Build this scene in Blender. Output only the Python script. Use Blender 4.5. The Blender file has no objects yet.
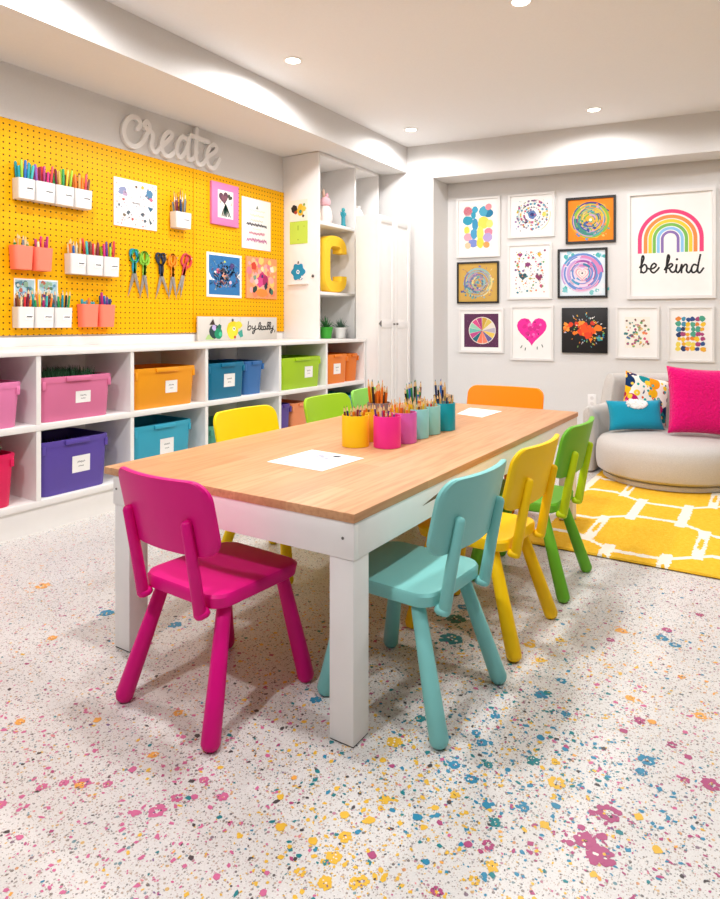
import bpy, bmesh, math, random
from mathutils import Vector, Matrix
C = bpy.context.scene.collection
sc = bpy.context.scene
R = math.radians
PI = math.pi

# ------------------------------------------------------------------ camera, sky, exposure
cam = bpy.data.cameras.new('camera')
camo = bpy.data.objects.new('camera', cam)
C.objects.link(camo)
camo.location = (0, 0, 1.0)
camo.rotation_euler = (R(90), 0, R(32.645))
cam.sensor_fit = 'HORIZONTAL'
cam.sensor_width = 36
cam.lens = 32.0
cam.shift_y = -125.5 / 720
cam.clip_start = 0.02
sc.camera = camo
w = bpy.data.worlds.new('world')
sc.world = w
w.use_nodes = True
w.node_tree.nodes['Background'].inputs[0].default_value = (0.95, 0.98, 1.0, 1)
w.node_tree.nodes['Background'].inputs[1].default_value = 0.09
sc.view_settings.view_transform = 'Standard'
sc.view_settings.look = 'None'
sc.view_settings.gamma = 1
sc.view_settings.exposure = -0.57
sc.view_settings.use_curve_mapping = False
sc.cycles.use_denoising = True
sc.cycles.max_bounces = 8
sc.cycles.diffuse_bounces = 5
LAMP_W = 27.0          # watts of one ceiling downlight

# ------------------------------------------------------------------ materials
def lin(h):
    h = h.lstrip('#')
    o = []
    for i in (0, 2, 4):
        v = int(h[i:i+2], 16) / 255
        o.append(v / 12.92 if v <= 0.04045 else ((v + 0.055) / 1.055) ** 2.4)
    return (*o, 1)
MATS = {}
def mat(h, rough=0.5, kind='', spec=0.4):
    """procedural principled material of one colour with a faint mottling"""
    key = (h, rough, kind, spec)
    if key in MATS: return MATS[key]
    m = bpy.data.materials.new(('paint_' if not kind else kind + '_') + h.strip('#'))
    m.use_nodes = True
    nt = m.node_tree
    b = nt.nodes['Principled BSDF']
    b.inputs['Roughness'].default_value = rough
    b.inputs['Specular IOR Level'].default_value = spec
    c = lin(h)
    no = nt.nodes.new('ShaderNodeTexNoise')
    tc = nt.nodes.new('ShaderNodeTexCoord')
    nt.links.new(tc.outputs['Object'], no.inputs['Vector'])
    no.inputs['Scale'].default_value = {'fabric': 260, 'fleece': 70, 'wall': 90}.get(kind, 14)
    mx = nt.nodes.new('ShaderNodeMix'); mx.data_type = 'RGBA'
    amp = {'fabric': 0.22, 'fleece': 0.12, 'metal': 0.06}.get(kind, 0.025)
    mx.inputs[6].default_value = tuple(max(0, x * (1 - amp)) for x in c[:3]) + (1,)
    mx.inputs[7].default_value = tuple(min(1, x * (1 + amp)) for x in c[:3]) + (1,)
    nt.links.new(no.outputs['Fac'], mx.inputs[0])
    nt.links.new(mx.outputs[2], b.inputs['Base Color'])
    if kind in ('fabric', 'fleece'):
        bp = nt.nodes.new('ShaderNodeBump')
        bp.inputs['Strength'].default_value = 0.5 if kind == 'fabric' else 0.9
        bp.inputs['Distance'].default_value = 0.002 if kind == 'fabric' else 0.01
        nt.links.new(no.outputs['Fac'], bp.inputs['Height'])
        nt.links.new(bp.outputs[0], b.inputs['Normal'])
        b.inputs['Sheen Weight'].default_value = 0.2
    if kind == 'metal':
        b.inputs['Metallic'].default_value = 1
    if kind == 'clear':
        b.inputs['Transmission Weight'].default_value = 1
        b.inputs['IOR'].default_value = 1.3
    MATS[key] = m
    return m

class N:
    """tiny helper: arithmetic on node sockets"""
    def __init__(s, nt, sock): s.nt, s.s = nt, sock
    def op(s, o, b=None, c=None):
        n = s.nt.nodes.new('ShaderNodeMath'); n.operation = o
        for i, v in enumerate((s, b, c)):
            if v is None: continue
            if isinstance(v, N): s.nt.links.new(v.s, n.inputs[i])
            else: n.inputs[i].default_value = v
        return N(s.nt, n.outputs[0])
    def __add__(s, b): return s.op('ADD', b)
    def __sub__(s, b): return s.op('SUBTRACT', b)
    def __mul__(s, b): return s.op('MULTIPLY', b)
    def __truediv__(s, b): return s.op('DIVIDE', b)
    def lt(s, b): return s.op('LESS_THAN', b)
    def gt(s, b): return s.op('GREATER_THAN', b)
    def fl(s): return s.op('FLOOR')
    def fr(s): return s.op('FRACT')
    def ab(s): return s.op('ABSOLUTE')
    def mx(s, b): return s.op('MAXIMUM', b)
    def mn(s, b): return s.op('MINIMUM', b)
def mixc(nt, f, a, b):
    n = nt.nodes.new('ShaderNodeMix'); n.data_type = 'RGBA'
    if isinstance(f, N): nt.links.new(f.s, n.inputs[0])
    else: n.inputs[0].default_value = f
    for i, v in ((6, a), (7, b)):
        if isinstance(v, tuple): n.inputs[i].default_value = v
        else: nt.links.new(v, n.inputs[i])
    return n.outputs[2]
def newmat(name, rough, spec=0.4):
    m = bpy.data.materials.new(name); m.use_nodes = True
    nt = m.node_tree; b = nt.nodes['Principled BSDF']
    b.inputs['Roughness'].default_value = rough
    b.inputs['Specular IOR Level'].default_value = spec
    tc = nt.nodes.new('ShaderNodeTexCoord')
    return m, nt, b, tc
def sepxyz(nt, sock):
    n = nt.nodes.new('ShaderNodeSeparateXYZ'); nt.links.new(sock, n.inputs[0])
    return [N(nt, n.outputs[i]) for i in range(3)]

def wood_mat():
    m, nt, b, tc = newmat('oak_planks', 0.42, 0.25)
    x, y, z = sepxyz(nt, tc.outputs['Object'])
    pid = (x * 11.5).fl()
    wn = nt.nodes.new('ShaderNodeTexWhiteNoise'); wn.noise_dimensions = '2D'
    cb = nt.nodes.new('ShaderNodeCombineXYZ')
    nt.links.new(pid.s, cb.inputs[0])
    bid = ((y * 1.3) + pid * 0.37).fl()
    nt.links.new(bid.s, cb.inputs[1])
    nt.links.new(cb.outputs[0], wn.inputs['Vector'])
    mp = nt.nodes.new('ShaderNodeMapping')
    mp.inputs['Scale'].default_value = (26, 1.6, 26)
    nt.links.new(tc.outputs['Object'], mp.inputs[0])
    no = nt.nodes.new('ShaderNodeTexNoise'); no.inputs['Scale'].default_value = 3
    no.inputs['Detail'].default_value = 5
    nt.links.new(mp.outputs[0], no.inputs['Vector'])
    c1 = mixc(nt, N(nt, wn.outputs['Value']) * 0.75, lin('#DCAA7E'), lin('#C79168'))
    c2 = mixc(nt, (N(nt, no.outputs['Fac']) - 0.42) * 1.9, c1, lin('#B27A52'))
    nt.links.new(c2, b.inputs['Base Color'])
    return m
def floor_mat():
    m, nt, b, tc = newmat('terrazzo', 0.33, 0.4)
    base = None
    no = nt.nodes.new('ShaderNodeTexNoise'); no.inputs['Scale'].default_value = 320
    nt.links.new(tc.outputs['Object'], no.inputs['Vector'])
    base = mixc(nt, N(nt, no.outputs['Fac']), lin('#C3BFBB'), lin('#E9E6E3'))
    for sc_, rad, dens, cols in ((260, 0.36, 0.4, ('#8C8078', '#B49C84', '#6F6A68', '#B8A0A0')), (150, 0.36, 0.36, ('#8C8078', '#A8907C', '#6F6A68', '#B8A0A0')), (95, 0.3, 0.24, ('#6B5F58', '#C79A52', '#A9637A', '#5F8088', '#3F3A3C')), (60, 0.24, 0.13, ('#D0A13A', '#B2587C', '#3F7F8A', '#6B4C66', '#C8803A'))):
        v = nt.nodes.new('ShaderNodeTexVoronoi'); v.inputs['Scale'].default_value = sc_
        nt.links.new(tc.outputs['Object'], v.inputs['Vector'])
        r, g, bb = sepxyz(nt, v.outputs['Color'])
        msk = N(nt, v.outputs['Distance']).lt(rad) * r.lt(dens)
        col = lin(cols[0])
        for i, h in enumerate(cols[1:], 1):
            col = mixc(nt, g.gt(i / len(cols)), col, lin(h))
        base = mixc(nt, msk * 0.8, base, col)
    nt.links.new(base, b.inputs['Base Color'])
    return m
def pegboard_mat():
    m, nt, b, tc = newmat('pegboard_yellow', 0.5, 0.15)
    x, y, z = sepxyz(nt, tc.outputs['Object'])
    p = 0.0341
    u = (y / p).fr() - 0.5; v = (z / p).fr() - 0.5
    d = (u * u + v * v).op('SQRT')
    hole = d.lt(0.15)
    no = nt.nodes.new('ShaderNodeTexNoise'); no.inputs['Scale'].default_value = 6
    nt.links.new(tc.outputs['Object'], no.inputs['Vector'])
    base = mixc(nt, N(nt, no.outputs['Fac']), lin('#EDA800'), lin('#F4B200'))
    col = mixc(nt, hole, base, lin('#5A3C06'))
    nt.links.new(col, b.inputs['Base Color'])
    return m
def rug_mat():
    m, nt, b, tc = newmat('rug_pile', 0.95, 0.1)
    x, y, z = sepxyz(nt, tc.outputs['Object'])       # the rug's own axes, origin at a lattice point
    no = nt.nodes.new('ShaderNodeTexNoise'); no.inputs['Scale'].default_value = 60
    no.inputs['Detail'].default_value = 3
    nt.links.new(tc.outputs['Object'], no.inputs['Vector'])
    wob = (N(nt, no.outputs['Fac']) - 0.5) * 0.03
    per, p, a = 0.68, 0.44, 0.075
    xx = x + wob; yy = y + wob
    tri = (((xx / per).fr() - 0.5).ab() - 0.25) * 4.0            # 1 at x = 0, -1 half a period on
    wave = (tri * 2.0 + 0.25).mn(1.0).mx(-1.0)
    # nearest row line: rows alternate the sign of the wave
    def line(k0):
        yk = (yy - p * k0)
        q = (yk / (2 * p))
        dist = ((q + 0.5).fr() - 0.5) * (2 * p)
        return (dist - wave * (-a if k0 == 0 else a)).ab()
    l0, l1 = line(0), line(1)
    lines = l0.mn(l1).lt(0.019)
    # octagon cell (even row) where the wave is high; bars stand at its ends
    row = (yy / p).fl()
    par = ((row * 0.5).fr()).gt(0.25)                              # 0 even, 1 odd
    xe = ((xx / per) + 0.5).fr() - 0.5
    be = (xe.ab() * per - 0.225).ab()
    xo = (xx / per).fr() - 0.5
    bo = (xo.ab() * per - 0.225).ab()
    bar = be * (par * -1.0 + 1.0) + bo * par
    yin = ((yy / p).fr() - 0.5).ab()
    solid = bar.lt(0.024)
    ov = ((bar / 0.011).op('POWER', 2.0) + (yin / 0.2).op('POWER', 2.0)).lt(1.0)
    wn = nt.nodes.new('ShaderNodeTexWhiteNoise'); wn.noise_dimensions = '2D'
    cb = nt.nodes.new('ShaderNodeCombineXYZ')
    nt.links.new(((xx / (per / 2)).fl()).s, cb.inputs[0]); nt.links.new(row.s, cb.inputs[1])
    nt.links.new(cb.outputs[0], wn.inputs['Vector'])
    solid = solid * (ov * N(nt, wn.outputs['Value']).gt(0.4) * -1.0 + 1.0)
    white = lines.mx(solid)
    yel = mixc(nt, N(nt, no.outputs['Fac']), lin('#EFAE12'), lin('#FFD44E'))
    col = mixc(nt, white, yel, lin('#FBF4E4'))
    nt.links.new(col, b.inputs['Base Color'])
    n2 = nt.nodes.new('ShaderNodeTexNoise'); n2.inputs['Scale'].default_value = 240
    nt.links.new(tc.outputs['Object'], n2.inputs['Vector'])
    bp = nt.nodes.new('ShaderNodeBump'); bp.inputs['Strength'].default_value = 0.8; bp.inputs['Distance'].default_value = 0.006
    nt.links.new(n2.outputs['Fac'], bp.inputs['Height']); nt.links.new(bp.outputs[0], b.inputs['Normal'])
    return m
def floral_mat():
    m, nt, b, tc = newmat('floral_cloth', 0.9, 0.1)
    col = lin('#F6F0E6')
    for s, off, rad, cols in ((11, 0, 0.55, ('#F2B61E', '#E2571E', '#1D8C93', '#C2246B', '#F39A1F', '#17345F')), (17, 3.3, 0.36, ('#B01E3C', '#F7CF3B', '#1F6C77', '#F07A9A', '#3A2A55')), (30, 7.1, 0.3, ('#22405F', '#E2571E', '#2BA39B', '#F6D24A'))):
        mp = nt.nodes.new('ShaderNodeMapping'); mp.inputs['Location'].default_value = (off, off, 0)
        nt.links.new(tc.outputs['Object'], mp.inputs[0])
        v = nt.nodes.new('ShaderNodeTexVoronoi'); v.inputs['Scale'].default_value = s
        nt.links.new(mp.outputs[0], v.inputs['Vector'])
        r, g, bb = sepxyz(nt, v.outputs['Color'])
        cc = lin(cols[0])
        for i, h in enumerate(cols[1:], 1): cc = mixc(nt, g.gt(i / len(cols)), cc, lin(h))
        d = N(nt, v.outputs['Distance'])
        col = mixc(nt, d.lt(rad) * r.gt(0.12), col, cc)
        col = mixc(nt, d.lt(rad * 0.3) * r.gt(0.55), col, lin('#F6E9C8'))
    nt.links.new(col, b.inputs['Base Color'])
    return m
def emit_mat(h, s):
    m = bpy.data.materials.new('lamp_glow'); m.use_nodes = True
    b = m.node_tree.nodes['Principled BSDF']
    b.inputs['Base Color'].default_value = lin(h); b.inputs['Emission Color'].default_value = lin(h)
    b.inputs['Emission Strength'].default_value = s
    return m

WALL = mat('#E3E1DF', 0.85, 'wall', 0.2)
CEIL = mat('#F4F4F5', 0.9, 'wall', 0.15)
WHITE = mat('#F4F1EE', 0.45)
PAPER = mat('#F7F5F2', 0.8)
INK = mat('#2B2A2C', 0.7)
STEEL = mat('#C9C6C2', 0.3, 'metal')

# ------------------------------------------------------------------ mesh helpers
def thing(name, label, cat, loc=(0, 0, 0), rz=0, group=None):
    o = bpy.data.objects.new(name, None); C.objects.link(o)
    o.empty_display_size = 0.05
    o.location = loc; o.rotation_euler = (0, 0, rz)
    return tag(o, label, cat, group)
def tag(o, label=None, cat=None, group=None, kind=None):
    if label: o['label'] = label
    if cat: o['category'] = cat
    if group: o['group'] = group
    if kind: o['kind'] = kind
    return o
def obj(name, bm, mats, parent=None, loc=None, rz=None, smooth=35):
    me = bpy.data.meshes.new(name)
    bmesh.ops.recalc_face_normals(bm, faces=bm.faces) if smooth is not None else None
    bm.to_mesh(me); bm.free()
    for m in (mats if isinstance(mats, (list, tuple)) else [mats]): me.materials.append(m)
    if smooth:
        for p in me.polygons: p.use_smooth = True
        me.set_sharp_from_angle(angle=R(smooth))
    o = bpy.data.objects.new(name, me); C.objects.link(o)
    if parent: o.parent = parent
    if loc is not None: o.location = loc
    if rz is not None: o.rotation_euler = (0, 0, rz)
    return o
def BM(): return bmesh.new()
def box(bm, x0, x1, y0, y1, z0, z1, bev=0.0, mi=0):
    r = bmesh.ops.create_cube(bm, size=1)
    vs = r['verts']
    for v in vs:
        v.co = Vector(((x0 + x1) / 2 + v.co.x * (x1 - x0), (y0 + y1) / 2 + v.co.y * (y1 - y0), (z0 + z1) / 2 + v.co.z * (z1 - z0)))
    fs = list({f for v in vs for f in v.link_faces})
    for f in fs: f.material_index = mi
    if bev:
        es = list({e for v in vs for e in v.link_edges})
        g = bmesh.ops.bevel(bm, geom=es, offset=bev, segments=2, affect='EDGES', profile=0.5)
        for f in g['faces']: f.material_index = mi
    return bm
def loft(bm, loops, cap0=True, cap1=True, mi=0, closed=True):
    rows = [[bm.verts.new(p) for p in l] for l in loops]
    n = len(rows[0])
    for a, b in zip(rows, rows[1:]):
        for i in range(n if closed else n - 1):
            j = (i + 1) % n
            try: bm.faces.new((a[i], a[j], b[j], b[i])).material_index = mi
            except ValueError: pass
    if cap0: bm.faces.new(rows[0][::-1]).material_index = mi
    if cap1: bm.faces.new(rows[-1]).material_index = mi
    return bm
def rr(w, d, r, z, n=5, cx=0, cy=0):
    """rounded rectangle loop in xy at height z"""
    o = []
    r = min(r, w / 2 - 1e-4, d / 2 - 1e-4)
    for sx, sy, a0 in ((1, 1, 0), (-1, 1, 90), (-1, -1, 180), (1, -1, 270)):
        for k in range(n):
            a = R(a0 + 90 * k / (n - 1))
            o.append((cx + sx * (w / 2 - r) + r * math.cos(a), cy + sy * (d / 2 - r) + r * math.sin(a), z))
    return o
def circ(r, z, n=24, cx=0, cy=0): return [(cx + r * math.cos(2 * PI * i / n), cy + r * math.sin(2 * PI * i / n), z) for i in range(n)]
def lathe(bm, prof, n=24, cx=0, cy=0, cap0=True, cap1=True, mi=0):
    return loft(bm, [circ(max(r, 1e-4), z, n, cx, cy) for r, z in prof], cap0, cap1, mi)
def tube(bm, pts, rad, n=12, mi=0, sq=1.0, side=None, round_ends=True):
    """round bar along points with a radius each; sq flattens it along one side"""
    P = [Vector(p) for p in pts]
    rad = list(rad) if isinstance(rad, (list, tuple)) else [rad] * len(P)
    loops = []
    def ring(c, t, r):
        s = side or (Vector((0, 0, 1)) if abs(t.z) < 0.9 else Vector((1, 0, 0)))
        u = t.cross(Vector(s)).normalized(); v = t.cross(u).normalized()
        return [c + u * r * math.cos(2 * PI * i / n) + v * r * sq * math.sin(2 * PI * i / n) for i in range(n)]
    for i, p in enumerate(P):
        t = (P[min(i + 1, len(P) - 1)] - P[max(i - 1, 0)]).normalized()
        if i == 0 and round_ends:
            for k in (0.12, 0.5, 0.8):
                loops.append(ring(p - t * rad[0] * (math.sqrt(1 - k * k)) * 0.7 + t * rad[0] * 0.7, t, rad[0] * k))
            loops.append(ring(p + t * rad[0] * 0.7, t, rad[0])); continue
        if i == len(P) - 1 and round_ends:
            loops.append(ring(p - t * rad[-1] * 0.7, t, rad[-1]))
            for k in (0.8, 0.5, 0.12):
                loops.append(ring(p + t * rad[-1] * math.sqrt(1 - k * k) * 0.7 - t * rad[-1] * 0.7, t, rad[-1] * k))
            continue
        loops.append(ring(p, t, rad[i]))
    return loft(bm, loops, mi=mi)
def catmull(pts, n=6):
    if len(pts) < 3: return [tuple(p) for p in pts]
    P = [pts[0]] + list(pts) + [pts[-1]]
    o = []
    for i in range(1, len(P) - 2):
        p0, p1, p2, p3 = P[i-1:i+3]
        for k in range(n):
            t = k / n
            o.append(tuple(0.5 * ((2 * b) + (c - a) * t + (2 * a - 5 * b + 4 * c - d) * t * t + (3 * b - a - 3 * c + d) * t ** 3) for a, b, c, d in zip(p0, p1, p2, p3)))
    o.append(tuple(pts[-1]))
    return o
def sweep(bm, path, w, d, y0=0, mi=0):
    """bar of rectangular section along a path in the xz plane: width w in the plane, depth d towards -y"""
    loops = []
    n = len(path)
    for i, (x, z) in enumerate(path):
        a = path[max(i - 1, 0)]; b = path[min(i + 1, n - 1)]
        t = Vector((b[0] - a[0], b[1] - a[1])).normalized()
        nx, nz = -t.y * w / 2, t.x * w / 2
        e = 0.18
        loops.append([(x + nx, y0, z + nz), (x + nx, y0 - d * (1 - e), z + nz), (x + nx * (1 - e), y0 - d, z + nz * (1 - e)),
                      (x - nx * (1 - e), y0 - d, z - nz * (1 - e)), (x - nx, y0 - d * (1 - e), z - nz), (x - nx, y0, z - nz)])
    return loft(bm, loops, mi=mi)

class Art:
    """flat picture in the xz plane: coloured patches in thin layers of paint, seen from -y"""
    def __init__(s): s.bm = BM(); s.cols = []; s.L = 0
    def mi(s, c):
        if c not in s.cols: s.cols.append(c)
        return s.cols.index(c)
    def poly(s, pts, c, L=None):
        if L is None: s.L += 1; L = s.L % 90
        vs = [s.bm.verts.new((x, -L * 0.00003, z)) for x, z in pts]
        f = s.bm.faces.new(vs); f.material_index = s.mi(c)
        f.normal_update()
        if f.normal.y > 0: f.normal_flip()
    def rect(s, x0, x1, z0, z1, c, L=None): s.poly([(x0, z0), (x1, z0), (x1, z1), (x0, z1)], c, L)
    def disc(s, x, z, r, c, L=None, n=16, sx=1, wob=0, rnd=random, a0=0):
        s.poly([(x + sx * r * (1 + wob * (rnd.random() - 0.5)) * math.cos(a0 + 2 * PI * i / n), z + r * (1 + wob * (rnd.random() - 0.5)) * math.sin(a0 + 2 * PI * i / n)) for i in range(n)], c, L)
    def arc(s, x, z, r, w, a0, a1, c, L=None, n=14):
        if L is None: s.L += 1; L = s.L % 90
        for i in range(n):
            a, b = a0 + (a1 - a0) * i / n, a0 + (a1 - a0) * (i + 1) / n
            s.poly([(x + r * math.cos(a), z + r * math.sin(a)), (x + r * math.cos(b), z + r * math.sin(b)), (x + (r + w) * math.cos(b), z + (r + w) * math.sin(b)), (x + (r + w) * math.cos(a), z + (r + w) * math.sin(a))], c, L)
    def stroke(s, pts, w, c, L=None, smooth=True):
        if L is None: s.L += 1; L = s.L % 90
        p = catmull(pts) if smooth else pts
        for i, (x, z) in enumerate(p[:-1]):
            b = p[i + 1]; t = Vector((b[0] - x, b[1] - z))
            if t.length < 1e-6: continue
            t.normalize(); nx, nz = -t.y * w / 2, t.x * w / 2
            ex, ez = t.x * w * 0.3, t.y * w * 0.3
            s.poly([(x + nx - ex, z + nz - ez), (x - nx - ex, z - nz - ez), (b[0] - nx + ex, b[1] - nz + ez), (b[0] + nx + ex, b[1] + nz + ez)], c, L)
    def heart(s, x, z, r, c, L=None, rot=0):
        pts = []
        for i in range(28):
            t = 2 * PI * i / 28
            px = 16 * math.sin(t) ** 3 / 16; pz = (13 * math.cos(t) - 5 * math.cos(2 * t) - 2 * math.cos(3 * t) - math.cos(4 * t)) / 15
            pts.append((x + r * (px * math.cos(rot) - pz * math.sin(rot)), z + r * (px * math.sin(rot) + pz * math.cos(rot))))
        s.poly(pts, c, L)
    def build(s, name, parent, loc=(0, 0, 0), rough=0.65):
        o = obj(name, s.bm, [mat(c, rough) for c in s.cols], parent, loc, smooth=None)
        return o

def strokes(bm, path, w, d, y0=0):
    """solid cut-out stroke: short blocks joined by round ends, thickness d towards -y"""
    for i, (x, z) in enumerate(path):
        n = 14
        loft(bm, [[(x + w/2 * math.cos(2*PI*k/n), y, z + w/2 * math.sin(2*PI*k/n)) for k in range(n)] for y in (y0, y0 - d - 0.00005 * (i % 60))])
        if i + 1 < len(path):
            b = path[i + 1]; t = Vector((b[0] - x, b[1] - z))
            if t.length < 1e-6: continue
            t.normalize(); nx, nz = -t.y * w / 2, t.x * w / 2
            loft(bm, [[(x + nx, y, z + nz), (x - nx, y, z - nz), (b[0] - nx, y, b[1] - nz), (b[0] + nx, y, b[1] + nz)] for y in (y0, y0 - d - 0.00005 * (i % 60) - 0.00002)])
    return bm

# ------------------------------------------------------------------ the room
AL = R(8.95)
DX = Vector((math.cos(AL), math.sin(AL), 0)); NX = Vector((-math.sin(AL), math.cos(AL), 0))
PIER = Vector((-2.915, 5.3816, 0))
ALC = PIER + Vector((0, 0.318, 0))
WX = -3.54            # pegboard wall
ZC, ZB, ZH = 2.685, 2.44, 2.369
def struct(name, bm, m, label, cat, **k): return tag(obj(name, bm, m, **k), label, cat, kind='structure')

# floor: terrazzo base with inlaid coloured chips and blossoms
rnd = random.Random(5)
FC = {'pink': '#CB6690', 'orange': '#E8A24A', 'blue': '#2F86A8', 'teal': '#1F7F86', 'yellow': '#E3B43C', 'magenta': '#AC4A78', 'purple': '#7D5A86', 'dark': '#4A4446', 'rose': '#D98A8F'}
fb = BM(); fcols = ['base']
def fmi(c):
    if c not in fcols: fcols.append(c)
    return fcols.index(c)
vs = [fb.verts.new(p) for p in ((-3.6, -1.5, 0), (2.6, -1.5, 0), (2.6, 6.6, 0), (-3.6, 6.6, 0))]
fb.faces.new(vs)
def fpoly(pts, c, z=0.0004):
    f = fb.faces.new([fb.verts.new((x, y, z)) for x, y in pts]); f.material_index = fmi(c)
    f.normal_update()
    if f.normal.z < 0: f.normal_flip()
def blossom(x, y, r, c):
    def blob(cx, cy, q, col, z, n=12, ir=0.5):
        fpoly([(cx + q * e * math.cos(2 * PI * i / n), cy + q * e * math.sin(2 * PI * i / n)) for i in range(n) for e in (1 - ir / 2 + ir * rnd.random(),)], col, z)
    if r < 0.0105:
        blob(x, y, r, c, 0.0005 + rnd.random() * 0.0002, 11, 0.45)
    else:
        k = rnd.choice((6, 7, 8)); a0 = rnd.random() * 6
        for i in range(k):
            t = a0 + 2 * PI * i / k + rnd.uniform(-.2, .2); d = r * rnd.uniform(0.58, 0.74)
            blob(x + d * math.cos(t), y + d * math.sin(t), r * rnd.uniform(0.3, 0.44), c, 0.0005 + 0.00002 * i, 11, 0.55)
        if rnd.random() < 0.5: blob(x, y, r * 0.62, c, 0.0008, 13, 0.4)
        for i in range(int(3 + r * 200)):
            t = rnd.random() * 6.28; d = r * 0.75 * rnd.random()
            blob(x + d * math.cos(t), y + d * math.sin(t), r * rnd.uniform(0.06, 0.16), rnd.choice(('light', 'light', 'yellow', 'dark', 'purple')), 0.00095 + 0.00001 * i, 7, 0.7)
    for i in range(int(r * 700)):
        a = rnd.random() * 6.28; q = r * (1.2 + 1.3 * rnd.random())
        fleck(x + q * math.cos(a), y + q * math.sin(a), r * (0.08 + 0.16 * rnd.random()), c)
def fleck(x, y, s, c):
    n = rnd.choice((4, 5, 6)); a0 = rnd.random() * 6.28; e = 0.45 + 0.5 * rnd.random(); ca, sa = math.cos(a0), math.sin(a0)
    pts = []
    for i in range(n):
        a = 2 * PI * i / n + 0.5 * rnd.random(); q = s * (0.7 + 0.5 * rnd.random())
        px, py = q * math.cos(a), q * e * math.sin(a)
        pts.append((x + px * ca - py * sa, y + px * sa + py * ca))
    fpoly(pts, c, 0.0003 + rnd.random() * 0.0002)
FLOWERS = {
 'pink': [(-1.324,0.793,0.011),(-1.332,0.754,0.006),(-1.295,0.826,0.011),(-1.212,0.876,0.011),(-1.205,0.933,0.009),(-1.06,0.882,0.018),(-1.093,0.854,0.01),(-1.053,0.929,0.013),(-1.024,0.951,0.008),(-0.974,0.983,0.013),(-1.045,0.997,0.011),(-0.842,0.835,0.007),(-0.771,0.89,0.005),(-0.75,0.855,0.007),(-1.258,0.847,0.017),(-1.348,0.717,0.012),(-1.229,0.692,0.006)],
 'orange': [(-1.587,0.893,0.013),(-1.431,1.003,0.01),(-1.205,0.991,0.012),(-1.281,1.133,0.013),(-1.925,1.187,0.016),(-2.34,1.402,0.027),(-1.26,0.841,0.011),(-0.883,1.109,0.007),(-0.15,1.843,0.015),(-0.315,1.83,0.013),(-0.406,2.216,0.02),(-0.25,1.75,0.01),(-0.21,2.019,0.011)],
 'blue': [(-1.932,1.392,0.024),(-1.664,1.459,0.023),(-0.603,1.337,0.014),(-0.553,1.316,0.015),(-0.605,1.471,0.012),(-0.579,1.443,0.014),(-0.589,1.562,0.013),(-0.52,1.716,0.019),(-0.491,1.815,0.014),(-0.44,1.667,0.013),(-0.466,1.538,0.01),(-0.428,1.296,0.012),(-0.374,1.337,0.01),(-0.497,1.262,0.01),(-0.603,1.155,0.01),(-0.538,1.068,0.007),(-0.29,2.235,0.019),(-0.249,2.208,0.016),(-0.239,1.59,0.018),(-0.241,1.542,0.013),(-1.017,1.37,0.016),(-0.913,2.101,0.021),(-0.728,0.978,0.004)],
 'teal': [(-0.457,1.447,0.016),(-0.538,1.379,0.011),(-0.746,1.446,0.015),(-0.465,1.228,0.012),(-0.896,2.002,0.031),(-0.853,1.867,0.038),(-0.507,1.735,0.011),(-0.985,2.123,0.018)],
 'yellow': [(-0.872,1.048,0.008),(-0.819,0.987,0.01),(-0.744,0.993,0.01),(-0.688,0.983,0.015),(-0.721,0.925,0.011),(-0.67,0.93,0.014),(-0.698,1.035,0.014),(-0.625,0.959,0.013),(-0.729,1.081,0.01),(-0.757,1.333,0.019),(-0.747,1.264,0.009),(-0.391,1.406,0.02),(-0.681,1.16,0.013),(-0.679,1.097,0.01),(-0.563,1.253,0.011),(-0.583,1.197,0.008),(-0.224,1.398,0.01),(-0.378,1.275,0.01),(-0.432,1.126,0.013),(-0.448,1.08,0.011),(-0.181,1.329,0.01),(-0.413,1.471,0.011),(-0.616,0.968,0.013),(-0.576,1.893,0.015),(-0.63,1.964,0.019),(-0.56,2.047,0.016),(-0.697,1.974,0.019)],
 'magenta': [(-0.277,1.377,0.025),(-0.3,1.278,0.023),(-0.267,1.257,0.026),(-0.307,1.358,0.008),(-0.276,1.305,0.01),(-0.316,1.308,0.008),(-0.324,1.257,0.008),(-0.489,1.148,0.008),(-0.456,1.167,0.012),(-0.494,1.022,0.012),(-0.108,1.58,0.02),(-0.157,1.566,0.011),(-0.276,1.738,0.015),(-0.196,1.68,0.012),(-0.302,1.674,0.01),(-0.631,1.027,0.009),(-0.283,2.302,0.016),(-0.203,2.482,0.014),(-0.426,2.132,0.013),(-0.159,1.653,0.009)]}
for c, l in FLOWERS.items():
    for x, y, r in l: blossom(x, y, r, c)
# drifts of one hue, then a general scatter
DRIFT = [(-1.15,0.9,0.22,'pink',330),(-1.5,1.0,0.3,'pink',160),(-0.7,1.0,0.16,'yellow',230),(-0.6,1.25,0.22,'yellow',260),(-0.5,1.35,0.18,'blue',330),(-0.55,1.6,0.2,'teal',260),(-0.9,1.75,0.28,'yellow',420),(-0.95,1.9,0.25,'teal',220),(-1.2,1.5,0.3,'yellow',260),(-1.15,1.6,0.3,'magenta',260),(-0.3,1.7,0.22,'pink',170),(-0.25,1.3,0.18,'magenta',110),(-0.4,2.1,0.25,'yellow',180),(-0.3,2.3,0.3,'blue',160),(-0.3,2.6,0.3,'magenta',200),(-0.2,2.0,0.25,'orange',140),(-2.0,1.5,0.5,'orange',160),(-2.2,1.6,0.5,'rose',160),(-2.0,1.3,0.4,'magenta',150),(-1.0,1.3,0.35,'dark',260),(-0.7,1.15,0.25,'teal',150),(-0.2,1.45,0.12,'blue',70)]
for x, y, s, c, n in DRIFT:
    for i in range(int(n * 1.5)):
        q = rnd.random()
        fleck(x + rnd.gauss(0, s), y + rnd.gauss(0, s), 0.0026 + 0.0062 * q ** 3.5, c)
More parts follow.
